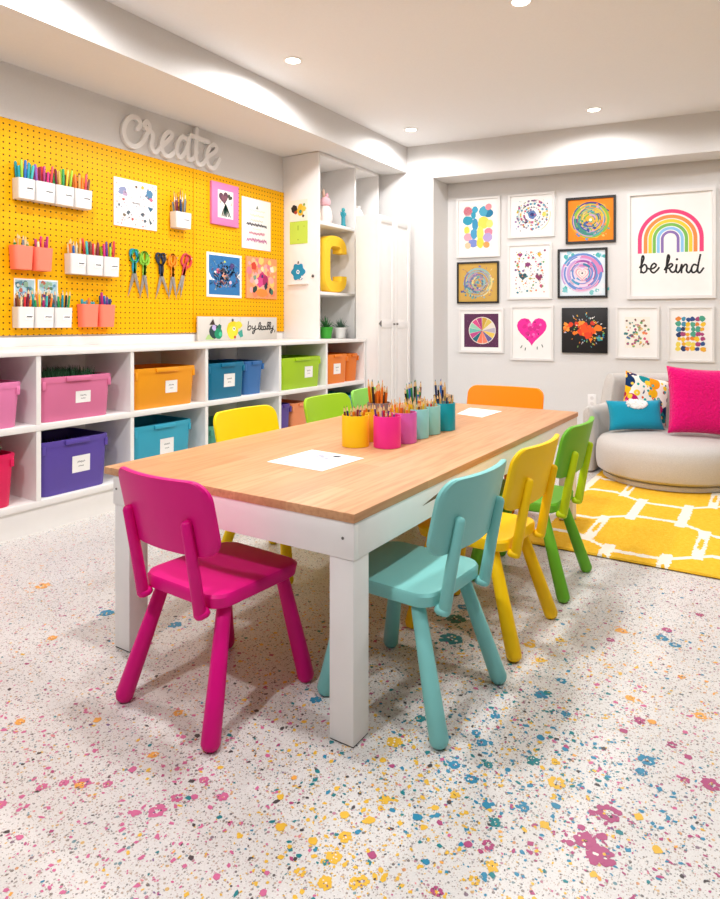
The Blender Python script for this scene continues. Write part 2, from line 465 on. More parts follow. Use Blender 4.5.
for i in range(15000):
    x, y = rnd.uniform(-2.95, 1.0), rnd.uniform(0.3, 4.2)
    c = rnd.choices(('pink', 'orange', 'blue', 'teal', 'yellow', 'magenta', 'purple', 'dark', 'rose'), (3, 3, 2, 2, 4, 3, 2, 3, 4))[0]
    fleck(x, y, 0.002 + 0.0042 * rnd.random() ** 4, c)
FC['light'] = '#E8E0D6'
FM = [floor_mat()] + [mat(FC[c], 0.35) for c in fcols[1:]]
struct('floor', fb, FM, 'pale terrazzo floor with colourful splatter chips and blossoms', 'floor', smooth=None)

bm = BM(); box(bm, -3.75, 2.75, -1.5, 6.7, ZC, ZC + 0.1)
struct('ceiling', bm, CEIL, 'flat warm white ceiling with recessed lights', 'ceiling')
bm = BM(); box(bm, WX - 0.15, WX, -1.5, 5.9, 0, ZC)
struct('wall_left', bm, WALL, 'grey white wall behind the yellow pegboard', 'wall')
bm = BM(); box(bm, WX, -2.915, -1.5, 5.4, ZB, ZC)
struct('trim_1', bm, WALL, 'long boxed ceiling soffit above the pegboard wall', 'soffit')
def along(x0, x1, y0, y1, z0, z1, bm=None, org=PIER):
    """block in the back wall's own directions: x along the wall, y into it"""
    bm = bm or BM()
    b2 = BM(); box(b2, x0, x1, y0, y1, z0, z1)
    b2.transform(Matrix.Translation(org) @ Matrix.Rotation(AL, 4, 'Z'))
    me = bpy.data.meshes.new('t'); b2.to_mesh(me); b2.free(); bm.from_mesh(me); bpy.data.meshes.remove(me)
    return bm
# pier at the corner; its right side runs straight back
def pier():
    bm = BM()
    e = PIER + DX * 0.261
    a = PIER - DX * 0.66
    lo = [(a.x, a.y), (e.x, e.y), (e.x, e.y + 0.45), (a.x, a.y + 0.55)]
    return loft(bm, [[(x, y, 0) for x, y in lo], [(x, y, ZC) for x, y in lo]])
struct('wall_right', pier(), WALL, 'short pale wall face beside the tall cupboard', 'wall')
struct('trim_2', along(0.255, 5.8, 0, 0.3, ZH, ZC), WALL, 'boxed beam across the ceiling above the framed pictures', 'beam')
bm = along(0.0, 5.8, 0.0, 0.12, 0, ZC, org=ALC)
struct('wall_back', bm, WALL, 'grey white wall carrying the framed pictures', 'wall')
struct('baseboard_back', along(0.27, 5.8, -0.014, 0, 0, 0.09, org=ALC), WHITE, 'white baseboard under the framed pictures', 'baseboard')

# recessed ceiling lights
glow = emit_mat('#FFF4E4', 14)
def downlight(x, y, label, p=1.0):
    t = thing('recessed_light', label, 'ceiling light', (x, y, ZC), 0, 'recessed ceiling lights')
    bm = BM(); lathe(bm, [(0.062, -0.0005), (0.064, -0.004), (0.048, -0.006), (0.045, -0.001)], 28, cap0=False, cap1=False)
    obj('trim_ring', bm, WHITE, t)
    bm = BM(); lathe(bm, [(0.046, -0.0012), (0.046, -0.003)], 28)
    obj('lens', bm, glow, t)
    l = bpy.data.lights.new('downlight', 'SPOT'); l.energy = LAMP_W * 4 * p; l.color = (0.99, 0.99, 1.0)
    l.spot_size = R(174); l.spot_blend = 0.3; l.shadow_soft_size = 0.07
    lo = bpy.data.objects.new('bulb', l); C.objects.link(lo); lo.parent = t; lo.location = (0, 0, -0.03)
for x, y, s, p in ((-2.566, 3.212, 'recessed ceiling light above the word sign, nearest the long soffit', 0.85), (-2.618, 4.906, 'recessed ceiling light in the corner where soffit and beam meet', 0.4),
                (-1.164, 5.222, 'recessed ceiling light beside the beam over the framed pictures', 0.38), (-1.094, 3.265, 'recessed ceiling light cut by the top edge of the view', 1.0),
                (-2.566, 1.55, 'recessed ceiling light out of view along the soffit', 0.75), (-1.094, 1.35, 'recessed ceiling light out of view above the near end of the table', 1.0),
                (0.35, 1.35, 'recessed ceiling light out of view right of the camera', 0.9), (0.35, 3.3, 'recessed ceiling light out of view above the rug', 1.0), (0.3, 5.1, 'recessed ceiling light out of view near the big rainbow picture', 0.4), (-1.094, -0.5, 'added ceiling fill light out of view behind the camera', 1.9)):  # last lamp is an unseen fill, added to brighten camera-facing fronts
    downlight(x, y, s, p)

# ------------------------------------------------------------------ storage wall
FX = -2.947            # front plane of the cubbies
DIV = [1.15, 1.751, 2.285, 2.837, 3.546, 4.117, 4.68]
t = thing('cubby_shelf', 'long white two-row cubby shelf along the pegboard wall', 'shelf', (0, 0, 0))
bm = BM(); box(bm, WX, FX - 0.012, 1.15, 4.68, 0, 0.122); obj('plinth', bm, WHITE, t)
bm = BM(); box(bm, WX, FX, 1.15, 4.69, 0.122, 0.152, 0.002); obj('bottom_panel', bm, WHITE, t)
bm = BM(); box(bm, WX, FX - 0.001, 1.15, 4.69, 0.487, 0.517, 0.002); obj('shelf_board', bm, WHITE, t)
bm = BM(); box(bm, -3.37, -3.355, 1.15, 4.68, 0.152, 0.845); obj('back_panel', bm, WHITE, t)
for y in DIV:
    bm = BM(); box(bm, -3.36, FX - 0.002, y - 0.0115, y + 0.0115, 0.153, 0.486)
    box(bm, -3.36, FX - 0.002, y - 0.0115, y + 0.0115, 0.518, 0.846)
    obj('divider', bm, WHITE, t)
bm = BM(); box(bm, WX, FX + 0.004, 1.14, 4.7, 0.847, 0.873, 0.003)
tag(obj('worktop', bm, WHITE), 'long white worktop lying over the cubby shelf', 'worktop')
bm = BM(); box(bm, WX, WX + 0.012, 1.14, 4.27, 0.873, 0.925, 0.001)
tag(obj('trim_3', bm, WHITE), 'white backsplash strip below the pegboard', 'trim', kind='structure')

# bins: local x along the front (world y), local -y towards the room
def card(parent, w, h, y, z, x, rnd):
    a = Art(); a.rect(-w/2, w/2, -h/2, h/2, '#F7F5F2', 1)
    def scrawl(zc, ww, hh):
        n = int(ww / 0.0035); p = [(-ww/2 + ww * i / n, zc + hh * (0.5 if i % 2 else -0.5) * (0.4 + 0.7 * rnd.random())) for i in range(n + 1)]
        a.stroke(p, 0.0018, '#55525A', 3, smooth=False)
    scrawl(h * 0.12, w * 0.42, h * 0.12); scrawl(-h * 0.14, w * 0.3, h * 0.07)
    o = a.build('label_card', parent, (x, y, z), 0.7); o['label'] = 'white card with small writing'
    return o
rndc = random.Random(3)
def bin_(y0, y1, z0, h, col, label, cx=None, front=FX - 0.02, dep=0.345, card_x=0.5, cw=0.085, ch=0.06, withcard=True, lipw=0.34, group='plastic bins in the cubby shelf'):
    w = y1 - y0
    t = thing('storage_bin', label, 'bin', (front - dep / 2, (y0 + y1) / 2, z0), R(90), group)
    m = mat(col, 0.38)
    bm = BM()
    tp = 0.9 if w > 0.25 else 0.86
    L = lambda s, z, q=0: rr(w * s + q, dep * (s * 0.5 + 0.5) + q, 0.035, z)
    loops = [L(tp - 0.02, 0.0), L(tp, 0.004), L(0.965, h - 0.018), L(0.965, h - 0.017, -0.008), L(tp, 0.012, -0.012)]
    loft(bm, loops)
    obj('body', bm, m, t)
    bm = BM()
    loops = [L(0.967, h - 0.03, 0.001), L(0.985, h - 0.03, 0.0), L(1.0, h - 0.012, 0), L(1.0, h - 0.003, -0.002), L(0.99, h, -0.006), L(0.96, h, -0.006), L(0.958, h - 0.028, -0.006)]
    loft(bm, loops + [loops[0]], False, False)
    # front lip and corner ribs under the rim
    lw = w * lipw
    box(bm, -lw/2, lw/2, -dep/2 - 0.012, -dep/2 + 0.006, h - 0.026, h - 0.004, 0.003)
    for s in (-1, 1):
        box(bm, s * w * 0.445 - 0.009, s * w * 0.445 + 0.009, -dep/2 + 0.0, -dep/2 + 0.02, h - 0.062, h - 0.02, 0.003)
    obj('rim', bm, m, t)
    if withcard:
        # the front wall leans: put the card on it, tilted with the wall
        zc = h * 0.5
        f0 = dep * ((tp) * 0.5 + 0.5) / 2; f1 = dep * (0.965 * 0.5 + 0.5) / 2
        yy = f0 + (f1 - f0) * (zc / (h - 0.018))
        o = card(t, cw, ch, -yy - 0.0016, zc, (card_x - 0.5) * w, rndc)
        o.rotation_euler = (math.atan2(f1 - f0, h) , 0, 0)
    return t
ZA, ZL = 0.5178, 0.1528
bin_(1.24, 1.688, ZA, 0.212, '#E67FB0', 'pink plastic bin cut off by the left edge, upper cubby', withcard=False)
bin_(1.768, 2.178, ZA, 0.22, '#DE76A0', 'dusty pink plastic bin with green craft grass inside', card_x=0.57)
bin_(2.304, 2.775, ZA, 0.23, '#F5A01A', 'amber orange plastic bin, widest of the upper row, third cubby', card_x=0.58, cw=0.088, ch=0.072)
bin_(2.862, 3.212, ZA, 0.232, '#0E7398', 'dark teal blue plastic bin with white card in the fourth upper cubby', card_x=0.56, cw=0.1, ch=0.085)
bin_(3.222, 3.42, ZA, 0.228, '#3A72B2', 'narrow mid blue plastic bin squeezed beside the teal blue bin', front=FX - 0.04, withcard=False)
bin_(3.566, 4.08, ZA, 0.233, '#A8D11C', 'lime green plastic bin under the tall shelf tower', card_x=0.67, cw=0.1, ch=0.085)
bin_(4.135, 4.45, ZA, 0.236, '#F08326', 'orange plastic bin with white card in the last upper cubby', card_x=0.5, cw=0.1, ch=0.085)
bin_(4.46, 4.64, ZA, 0.232, '#E8791E', 'narrow orange plastic bin without card, rightmost of the upper row', front=FX - 0.035, withcard=False)
bin_(1.21, 1.66, ZL, 0.245, '#E31759', 'red pink plastic bin cut off by the left edge, lower cubby', withcard=False)
bin_(1.768, 2.158, ZL, 0.268, '#5E49A6', 'purple plastic bin with white card on the bottom shelf', card_x=0.57, cw=0.1, ch=0.085)
bin_(2.302, 2.742, ZL, 0.27, '#37A7C4', 'turquoise plastic bin behind the table corner on the bottom shelf', card_x=0.55, cw=0.1, ch=0.09)
bin_(3.566, 3.712, ZL, 0.262, '#5B4394', 'narrow purple plastic bin low behind the yellow chair', front=FX - 0.03, withcard=False)
bin_(3.725, 3.93, ZL, 0.255, '#EE9361', 'narrow peach plastic bin low behind the lime chair', front=FX - 0.03, withcard=False)
bin_(4.14, 4.66, ZL, 0.25, '#1E93A0', 'sea green plastic bin low in the last cubby', withcard=False)
bin_(2.87, 3.42, ZL, 0.2, '#4F9A86', 'muted green plastic bin low in the fourth cubby', withcard=False)
# craft grass heaps
def tuft(name, label, cat, x0, x1, y0, y1, z, h, n, col, seed):
    r = random.Random(seed); bm = BM()
    for i in range(n):
        x, y = r.uniform(x0, x1), r.uniform(y0, y1); a = r.random() * 6.28; l = h * (0.5 + r.random() * 0.8); lean = 0.8 * r.random()
        dx, dy = math.cos(a), math.sin(a)
        p = [(x - dy * 0.003, y + dx * 0.003, z), (x + dy * 0.003, y - dx * 0.003, z), (x + dx * lean * l * 0.6, y + dy * lean * l * 0.6, z + l)]
        bm.faces.new([bm.verts.new(q) for q in p])
    box(bm, x0, x1, y0, y1, z - 0.1, z + 0.004)
    return tag(obj(name, bm, mat(col, 0.8), smooth=None), label, cat, kind='stuff')
tuft('craft_grass', 'dark green craft grass heaped in the dusty pink bin', 'craft supplies', -3.24, -3.0, 1.82, 2.1, 0.722, 0.05, 900, '#2F5A3B', 1)
tuft('craft_scraps', 'dark grey craft scraps filling the purple bin', 'craft supplies', -3.24, -3.01, 1.82, 2.1, 0.37, 0.03, 260, '#3B3742', 2)
# a pale leaf-like toy in the red bin
bm = BM(); tube(bm, [(-3.06, 1.58, 0.32), (-3.05, 1.6, 0.38), (-3.04, 1.62, 0.425)], [0.018, 0.02, 0.008])
tag(obj('craft_leaf', bm, mat('#9DA68E', 0.7)), 'grey green leaf shape poking out of the red bin', 'craft supplies')

# pegboard: two sheets
PB = pegboard_mat()
bm = BM(); box(bm, WX + 0.0008, WX + 0.014, 1.2, 3.258, 0.936, 2.13)
tag(obj('pegboard', bm, PB), 'wide yellow pegboard sheet holding cups and scissors', 'pegboard', 'yellow pegboard sheets')
bm = BM(); box(bm, WX + 0.0008, WX + 0.014, 3.262, 4.288, 0.936, 2.13)
tag(obj('pegboard', bm, PB), 'narrower yellow pegboard sheet holding four artworks', 'pegboard', 'yellow pegboard sheets')
PX = WX + 0.0145

# "create" sign
CRE = {'c': [(2.77,2.289),(2.79,2.329),(2.764,2.36),(2.714,2.352),(2.672,2.3),(2.66,2.235),(2.69,2.181),(2.745,2.167),(2.802,2.207),(2.84,2.27),(2.865,2.324),(2.842,2.357),(2.821,2.331),(2.84,2.31),(2.883,2.293),(2.889,2.26),(2.879,2.202),(2.91,2.168),(2.955,2.207),(3.028,2.281),(3.057,2.321),(3.029,2.334),(2.991,2.3),(2.964,2.235),(2.98,2.178),(3.028,2.166),(3.084,2.212)],
 'a': [(3.196,2.315),(3.152,2.331),(3.108,2.283),(3.096,2.215),(3.124,2.181),(3.163,2.216),(3.197,2.288),(3.208,2.334),(3.19,2.243),(3.211,2.186),(3.253,2.2),(3.283,2.252)],
 't': [(3.283,2.417),(3.275,2.332),(3.271,2.227),(3.295,2.169),(3.342,2.182),(3.389,2.241),(3.459,2.292),(3.476,2.329),(3.443,2.343),(3.398,2.302),(3.376,2.226),(3.405,2.174),(3.456,2.172),(3.509,2.246)],
 'x': [(3.223,2.358),(3.306,2.355),(3.392,2.353)]}
bm = BM()
for i, (k, v) in enumerate(CRE.items()):
    p = catmull([(y - 3.08, z - 2.26) for y, z in v], 7)
    strokes(bm, p, 0.031, 0.024 + 0.003 * i)
tag(obj('word_sign', bm, mat('#F4F2F0', 0.6), loc=(WX + 0.001, 3.08, 2.26), rz=R(90), smooth=0), 'white cut-out script sign reading create above the pegboard', 'sign')

# ---- pens, pencils and cups on the pegboard
PEN_CO = {'teal': '#1797A6', 'red': '#D8323A', 'pink': '#D92B7B', 'purple': '#5B2A86', 'green': '#2E9E55', 'yellow': '#F2C21B', 'orange': '#EE7A1C', 'navy': '#1E2F62', 'black': '#2A2426', 'brown': '#7A4A2A', 'lime': '#9CCB2D', 'magenta': '#B0206F', 'blue': '#2B6FC0', 'maroon': '#7A1F35', 'cream': '#E6D3A8', 'grey': '#7C8790', 'violet': '#8C5BB0', 'turquoise': '#3FB6B0', 'tan': '#D9A860'}
def pen_mesh(kind, l, r):
    bm = BM()
    if kind == 'pencil':
        loft(bm, [circ(r, 0, 6), circ(r, l * 0.86, 6)], True, False, 0)
        loft(bm, [circ(r, l * 0.86, 6), circ(r * 0.4, l * 0.955, 6)], False, False, 1)
        loft(bm, [circ(r * 0.4, l * 0.955, 6), circ(r * 0.05, l, 6)], False, True, 0)
    elif kind == 'brush':
        loft(bm, [circ(r * 0.5, 0, 6), circ(r * 0.7, l * 0.7, 6)], True, True, 0)
        loft(bm, [circ(r * 0.85, l * 0.7, 6), circ(r * 0.85, l * 0.82, 6)], True, False, 1)
        loft(bm, [circ(r * 0.85, l * 0.82, 6), circ(r * 0.9, l * 0.9, 6), circ(r * 0.1, l, 6)], False, True, 0)
    else:
        loft(bm, [circ(r, 0, 8), circ(r, l * 0.6, 8)], True, False, 0)
        loft(bm, [circ(r * 1.12, l * 0.6, 8), circ(r * 1.12, l * 0.97, 8), circ(r * 0.7, l, 8)], True, True, 0)
    return bm
PENS = {}
def pen(kind, colour, base, tip_dir, l, r, cupdesc, group):
    key = (kind, colour, round(l, 3), r)
    m1 = mat(PEN_CO[colour], 0.4); m2 = mat('#E3C08E', 0.6) if kind == 'pencil' else STEEL
    lab = '%s %s standing in the %s' % (colour, kind, cupdesc)
    d = Vector(tip_dir).normalized()
    if key in PENS:
        o = PENS[key].copy(); C.objects.link(o)
    else:
        o = obj(kind, pen_mesh(kind, l, r), [m1, m2])
        PENS[key] = o
    o.name = kind
    o.location = base; o.rotation_euler = d.to_track_quat('Z', 'Y').to_euler()
    tag(o, lab, kind, group)
    return o
rp = random.Random(11)
def fill(cx, cy, z, hx, hy, n, kinds, colours, l, r, desc, group, rot=True, lean=0.16):
    """n pens on a jittered grid inside the cup floor; each leans away from the middle"""
    nx = max(1, round(math.sqrt(n * hx / hy))); ny = math.ceil(n / nx); k = 0
    for i in range(nx):
        for j in range(ny):
            if k >= n: return
            fx = ((i + 0.5) / nx - 0.5) * 2; fy = ((j + 0.5) / ny - 0.5) * 2
            b = (cx + fx * hx * 0.85, cy + fy * hy * 0.85, z)
            ln = l * (1 + 0.0)
            ln = round(l * (0.9 + 0.05 * rp.randint(0, 4)), 3)
            pen(rp.choice(kinds), colours[k % len(colours)], b, (fx * hx * lean / 0.03 + rp.uniform(-.02, .02), fy * hy * lean / 0.03 + rp.uniform(-.02, .02), 1), ln, r, desc, group)
            k += 1
def wall_cup(y0, y1, z0, h, col, label, group, dep=0.072, tag_=True):
    w = y1 - y0 - 0.003
    t = thing('pegboard_cup', label, 'cup', (PX + dep / 2, (y0 + y1) / 2, z0), R(90), group)
    bm = BM()
    tp = 0.94 if col != '#FF7F66' else 0.86
    rd = 0.01 if col != '#FF7F66' else 0.02
    D = lambda s: dep * (1 if s > 0.99 else 0.97)
    loft(bm, [rr(w * tp, D(tp), rd, 0.0, cy=dep/2 - D(tp)/2), rr(w, dep, rd, h - 0.004), rr(w, dep, rd, h), rr(w - 0.006, dep - 0.006, rd * 0.7, h), rr(w * tp - 0.006, D(tp) - 0.006, rd * 0.7, 0.004, cy=dep/2 - D(tp)/2)])
    obj('body', bm, mat(col, 0.45), t)
    if tag_:
        a = Art()
        ww = w * 0.46
        a.rect(-ww/2, ww/2, -0.014, 0.014, '#FAF8F5', 1)
        p = [(-ww * 0.36 + ww * 0.72 * i / 9, 0.003 + (0.0035 if i % 2 else -0.003)) for i in range(10)]
        a.stroke(p, 0.0042, '#3F3C42', 3, smooth=False)
        a.rect(-ww * 0.35, ww * 0.3, -0.0095, -0.007, '#8F8A8C', 3)
        o = a.build('name_tag', t, (w * 0.16, -dep / 2 - 0.0012, h * 0.5), 0.6)
        o['label'] = 'small white name tag'
        o.rotation_euler = (R(1.0), 0, 0)
    return t
ORD = ['first', 'second', 'third', 'fourth']
WH, CO = '#E2DFDC', '#FF7F66'
top = [(1.935, 2.035, ['teal', 'turquoise', 'red', 'purple', 'green', 'teal', 'lime', 'blue']), (2.037, 2.155, ['magenta', 'pink', 'red', 'black', 'navy', 'violet', 'maroon']), (2.157, 2.274, ['green', 'yellow', 'lime', 'brown', 'black', 'maroon', 'tan']), (2.276, 2.393, ['orange', 'red', 'brown', 'yellow', 'maroon', 'orange', 'tan'])]
for i, (a, b, cs) in enumerate(top):
    d = '%s white cup of the top pegboard row' % ORD[i]
    wall_cup(a, b, 1.692, 0.112, WH, '%s from left white cup of the four on the top pegboard row' % ORD[i], 'white pegboard cups, top row')
    fill(PX + 0.036, (a + b) / 2, 1.697, 0.02, (b - a) / 2 - 0.014, 10, ['marker'], cs, 0.192, 0.0064, d, 'markers in the %s' % d, lean=0.09)
for i, (a, b, cs) in enumerate([(1.912, 2.03, ['green', 'yellow', 'cream', 'tan', 'grey']), (2.032, 2.145, ['magenta', 'pink', 'magenta', 'cream', 'orange'])]):
    s = ('left', 'right')[i]
    wall_cup(a, b, 1.302, 0.13, CO, '%s coral cup of the pair below the top row of white cups' % s, 'coral pegboard cups, upper pair', tag_=False)
    d = '%s coral cup of the upper pair' % s
    fill(PX + 0.036, (a + b) / 2, 1.307, 0.018, (b - a) / 2 - 0.026, 6, ['pencil' if i == 0 else 'marker'], cs, 0.175, 0.0065, d, 'pens in the %s' % d, lean=0.09)
for i, (a, b, cs) in enumerate([(2.245, 2.353, ['cream', 'tan', 'blue', 'navy', 'grey', 'orange', 'blue']), (2.355, 2.469, ['red', 'maroon', 'navy', 'cream', 'magenta', 'turquoise', 'brown']), (2.471, 2.585, ['lime', 'red', 'magenta', 'navy', 'maroon', 'pink', 'purple'])]):
    wall_cup(a, b, 1.297, 0.12, WH, '%s from left white cup of the three beside the scissors' % ORD[i], 'white pegboard cups, middle row')
    d = '%s white cup of the three beside the scissors' % ORD[i]
    fill(PX + 0.036, (a + b) / 2, 1.302, 0.02, (b - a) / 2 - 0.014, 9, ['marker' if i else 'pencil'], cs, 0.2, 0.0062, d, 'pens in the %s' % d, lean=0.09)
for i, (a, b, cs) in enumerate([(1.934, 2.03, ['maroon', 'orange', 'black', 'navy', 'green', 'brown', 'cream', 'red']), (2.032, 2.148, ['turquoise', 'orange', 'cream', 'purple', 'maroon', 'green', 'yellow', 'magenta']), (2.15, 2.261, ['teal', 'black', 'green', 'navy', 'teal', 'grey', 'green'])]):
    wall_cup(a, b, 0.979, 0.116, WH, '%s from left white cup of the three on the lowest pegboard row' % ORD[i], 'white pegboard cups, lowest row')
    d = '%s white cup of the lowest pegboard row' % ORD[i]
    fill(PX + 0.036, (a + b) / 2, 0.984, 0.02, (b - a) / 2 - 0.014, 10, ['pencil'], cs, 0.195, 0.006, d, 'pencils in the %s' % d, lean=0.09)
for i, (a, b, cs) in enumerate([(2.322, 2.443, ['teal', 'grey', 'turquoise', 'teal', 'orange']), (2.445, 2.56, ['navy', 'blue', 'teal', 'magenta', 'purple'])]):
    s = ('left', 'right')[i]
    wall_cup(a, b, 0.982, 0.138, CO, '%s coral cup of the pair just above the worktop' % s, 'coral pegboard cups, lower pair', tag_=False)
    d = '%s coral cup of the lower pair' % s
    fill(PX + 0.036, (a + b) / 2, 0.987, 0.018, (b - a) / 2 - 0.026, 6, ['marker'], cs, 0.165 + 0.025 * i, 0.007, d, 'pens in the %s' % d, lean=0.09)
wall_cup(3.038, 3.182, 1.672, 0.11, WH, 'lone white cup of brushes beside the splatter poster', 'lone pegboard cup')
fill(PX + 0.036, 3.11, 1.677, 0.024, 0.055, 7, ['marker'], ['grey', 'maroon', 'teal', 'black', 'maroon', 'navy', 'grey'], 0.195, 0.006, 'lone white cup beside the splatter poster', 'pens in the lone white cup', lean=0.09)
fill(PX + 0.025, 3.11, 1.677, 0.008, 0.05, 5, ['brush'], ['tan', 'tan', 'brown', 'tan', 'cream'], 0.255, 0.005, 'lone white cup beside the splatter poster', 'brushes in the lone white cup', lean=0.07)

# ---- scissors
def scissors(y, z, cols, label, ang, sp):
    t = thing('scissors', label, 'scissors', (PX + 0.012, y, z), R(90), 'scissors hanging on the pegboard')
    t.rotation_euler = (0, ang, R(90)); t.scale = (1.45, 1, 1.08)
    for s in (-1, 1):
        a = s * sp * 1.4
        ca, sa = math.cos(a), math.sin(a)
        rot = lambda x, zz: (x * ca + zz * sa, -x * sa + zz * ca)
        bm = BM()
        pts = [(-0.009, 0.01), (0.009, 0.01), (0.007, -0.08), (0.0, -0.155), (-0.006, -0.08)]
        q = [rot(x, zz) for x, zz in pts]
        y0 = 0.0015 * s
        loft(bm, [[(x, y0 - 0.0013, zz) for x, zz in q], [(x, y0 + 0.0013, zz) for x, zz in q]])
        obj('blade', bm, STEEL, t)
        bm = BM()
        ring = [rot(s * -0.021 + 0.0175 * math.cos(k), 0.1 + 0.04 * math.sin(k)) for k in [2 * PI * i / 18 for i in range(19)]]
        sweep(bm, ring, 0.010, 0.010, 0.005)
        st = [rot(0.0, -0.005), rot(-s * 0.003, 0.03), rot(-s * 0.012, 0.062)]
        sweep(bm, st, 0.017, 0.009, 0.0045)
        obj('handle', bm, mat(cols[(s + 1) // 2], 0.4), t)
    bm = BM(); tube(bm, [(-0.0, 0.014, 0.128), (0.0, -0.012, 0.13), (0.0, -0.016, 0.137)], 0.003, 8)
    bmesh.ops.translate(bm, verts=bm.verts, vec=(0.02, 0, -0.012))
    h = obj('peg_hook', bm, STEEL)
    h.matrix_world = t.matrix_basis.copy(); h.location = t.location
    tag(h, 'small metal peg hook holding the %s' % label.split(' hang')[0], 'hook', 'pegboard hooks')
for a in ((2.738, 1.338, ('#1C8FA8', '#2E9A5A'), 'teal and green handled scissors hanging nearest the white cups', 0.0, 0.16),
          (2.818, 1.33, ('#8CC63A', '#7CBB30'), 'lime green handled scissors hanging second from the cups', 0.02, 0.11),
          (2.962, 1.333, ('#23324A', '#2B2E3A'), 'black handled scissors hanging in the middle', -0.05, 0.19),
          (3.058, 1.335, ('#F4931E', '#F08A1A'), 'orange handled scissors hanging fourth from the cups', 0.0, 0.11),
          (3.155, 1.35, ('#D9463E', '#C9414F'), 'red handled scissors hanging last of the row, tilted', 0.28, 0.06)):
    scissors(*a)

# ---- flat artworks on the pegboard (local x = along the wall, -y = into the room)
def board(name, label, cat, y, z, w, h, group=None, th=0.006, edge='#F4F1EE', tilt=0):
    t = thing(name, label, cat, (PX, y, z), R(90), group)
    bm = BM(); box(bm, -w/2, w/2, -th, 0, -h/2, h/2, 0.0015)
    obj('panel', bm, mat(edge, 0.6), t)
    return t
ra = random.Random(21)
AG = 'artworks pinned on the pegboard'
t = board('art_poster', 'white splatter poster with small bird and leaf shapes pinned on the pegboard', 'poster', 2.758, 1.787, 0.34, 0.31, AG)
a = Art(); W_, H_ = 0.34, 0.31
for x, z, r, c in ((-0.105, 0.075, 0.03, '#8B93B5'), (-0.085, 0.06, 0.018, '#B79BB8'), (0.105, 0.085, 0.03, '#4E7FA3'), (0.12, 0.05, 0.014, '#D5667F'), (0.0, 0.115, 0.01, '#6B5A48'), (0.05, 0.12, 0.012, '#D8B13A')): a.disc(x, z, r, c, wob=0.6, rnd=ra)
a.poly([(0.09, 0.0), (0.14, -0.005), (0.115, -0.035)], '#35607F'); a.poly([(0.1, -0.07), (0.13, -0.11), (0.11, -0.12)], '#4C5D66')
for p in ((-0.1, 0.02), (-0.13, -0.02), (-0.06, -0.06), (-0.09, -0.08), (-0.03, -0.1), (0.05, -0.06), (0.07, -0.1)): a.disc(p[0], p[1], 0.009 + 0.006 * ra.random(), ra.choice(('#6B6570', '#55606A', '#B2524F', '#7B6A55')), wob=0.9, rnd=ra, n=8)
for i in range(10): a.rect(-0.03 + 0.006 * i, -0.026 + 0.006 * i, 0.003, 0.003 + 0.01 * ra.random() + 0.003, '#4A4650')
for i in range(70): a.disc(ra.uniform(-.16, .16), ra.uniform(-.145, .145), 0.0025 + 0.004 * ra.random(), ra.choice(('#8A8791', '#C9A0A8', '#B7C0B0', '#6C6A74', '#D59A9A')), n=6)
a.build('print', t, (0, -0.0061, 0))
t = board('framed_artwork', 'pink framed heart and flower artwork on the pegboard', 'picture', 3.565, 1.912, 0.285, 0.32, AG, 0.022, '#DE7FB4')
a = Art(); a.rect(-0.082, 0.082, -0.105, 0.105, '#F4EFE6', 1)
a.heart(-0.02, 0.05, 0.05, '#5F3A4C', 5, 0.2); a.heart(0.045, 0.06, 0.025, '#454A3C', 6, -0.5); a.heart(-0.015, 0.045, 0.03, '#7B4A57', 7)
for x in (-0.04, -0.02, -0.005, 0.01, 0.03, 0.05): a.stroke([(0, 0.0), (x * 0.5, -0.04), (x, -0.09)], 0.011, ra.choice(('#2F5A4C', '#3C6F78', '#86B3A6')))
a.poly([(-0.07, 0.01), (-0.045, 0.03), (-0.05, 0.0)], '#E3B7A5'); a.poly([(0.05, 0.0), (0.075, 0.04), (0.072, -0.005)], '#D9C0B0')
a.build('print', t, (0, -0.0221, 0))
for i in range(26):
    pass
t = board('paper_sign', 'white paper sign with rows of coloured writing on the pegboard', 'sign', 3.936, 1.81, 0.345, 0.41, AG)
a = Art()
def scrawl(a, zc, w, h, c, sw=0.004, L=4):
    n = max(4, int(w / 0.009)); a.stroke([(-w/2 + w * i / n, zc + h * (0.5 if i % 2 else -0.5) * (0.4 + 0.7 * ra.random())) for i in range(n + 1)], sw, c, L, smooth=False)
a.poly([(-0.01, 0.125), (0.02, 0.125), (0.005, 0.155)], '#6F7468')
scrawl(a, 0.11, 0.2, 0.015, '#E9DEB4', 0.003); scrawl(a, 0.07, 0.17, 0.02, '#EBD79A'); scrawl(a, 0.03, 0.15, 0.02, '#E8C39A')
scrawl(a, -0.005, 0.24, 0.022, '#4F4650', 0.009); scrawl(a, -0.04, 0.1, 0.012, '#A9D0A8', 0.003); scrawl(a, -0.075, 0.19, 0.022, '#D96B8C', 0.007); scrawl(a, -0.13, 0.24, 0.028, '#C65A93', 0.0075)
a.build('print', t, (0, -0.0061, 0))
t = board('art_print', 'blue abstract artwork with white border on the pegboard', 'picture', 3.572, 1.371, 0.372, 0.335, AG)
a = Art(); a.rect(-0.165, 0.165, -0.148, 0.148, '#2A6FA8', 1)
for i in range(120):
    x, z = ra.gauss(0, 0.075), ra.gauss(-0.01, 0.05)
    if abs(x) > 0.15 or abs(z) > 0.135: continue
    a.stroke([(x, z), (x + ra.uniform(-.02, .02), z + ra.uniform(-.015, .015)), (x + ra.uniform(-.03, .03), z + ra.uniform(-.03, .03))], 0.003 + 0.006 * ra.random(), ra.choice(('#1E4E86', '#88B7D6', '#D9E6EE', '#6A4C8C', '#C46A9A', '#2F93B5', '#DFA08A', '#173A66')))
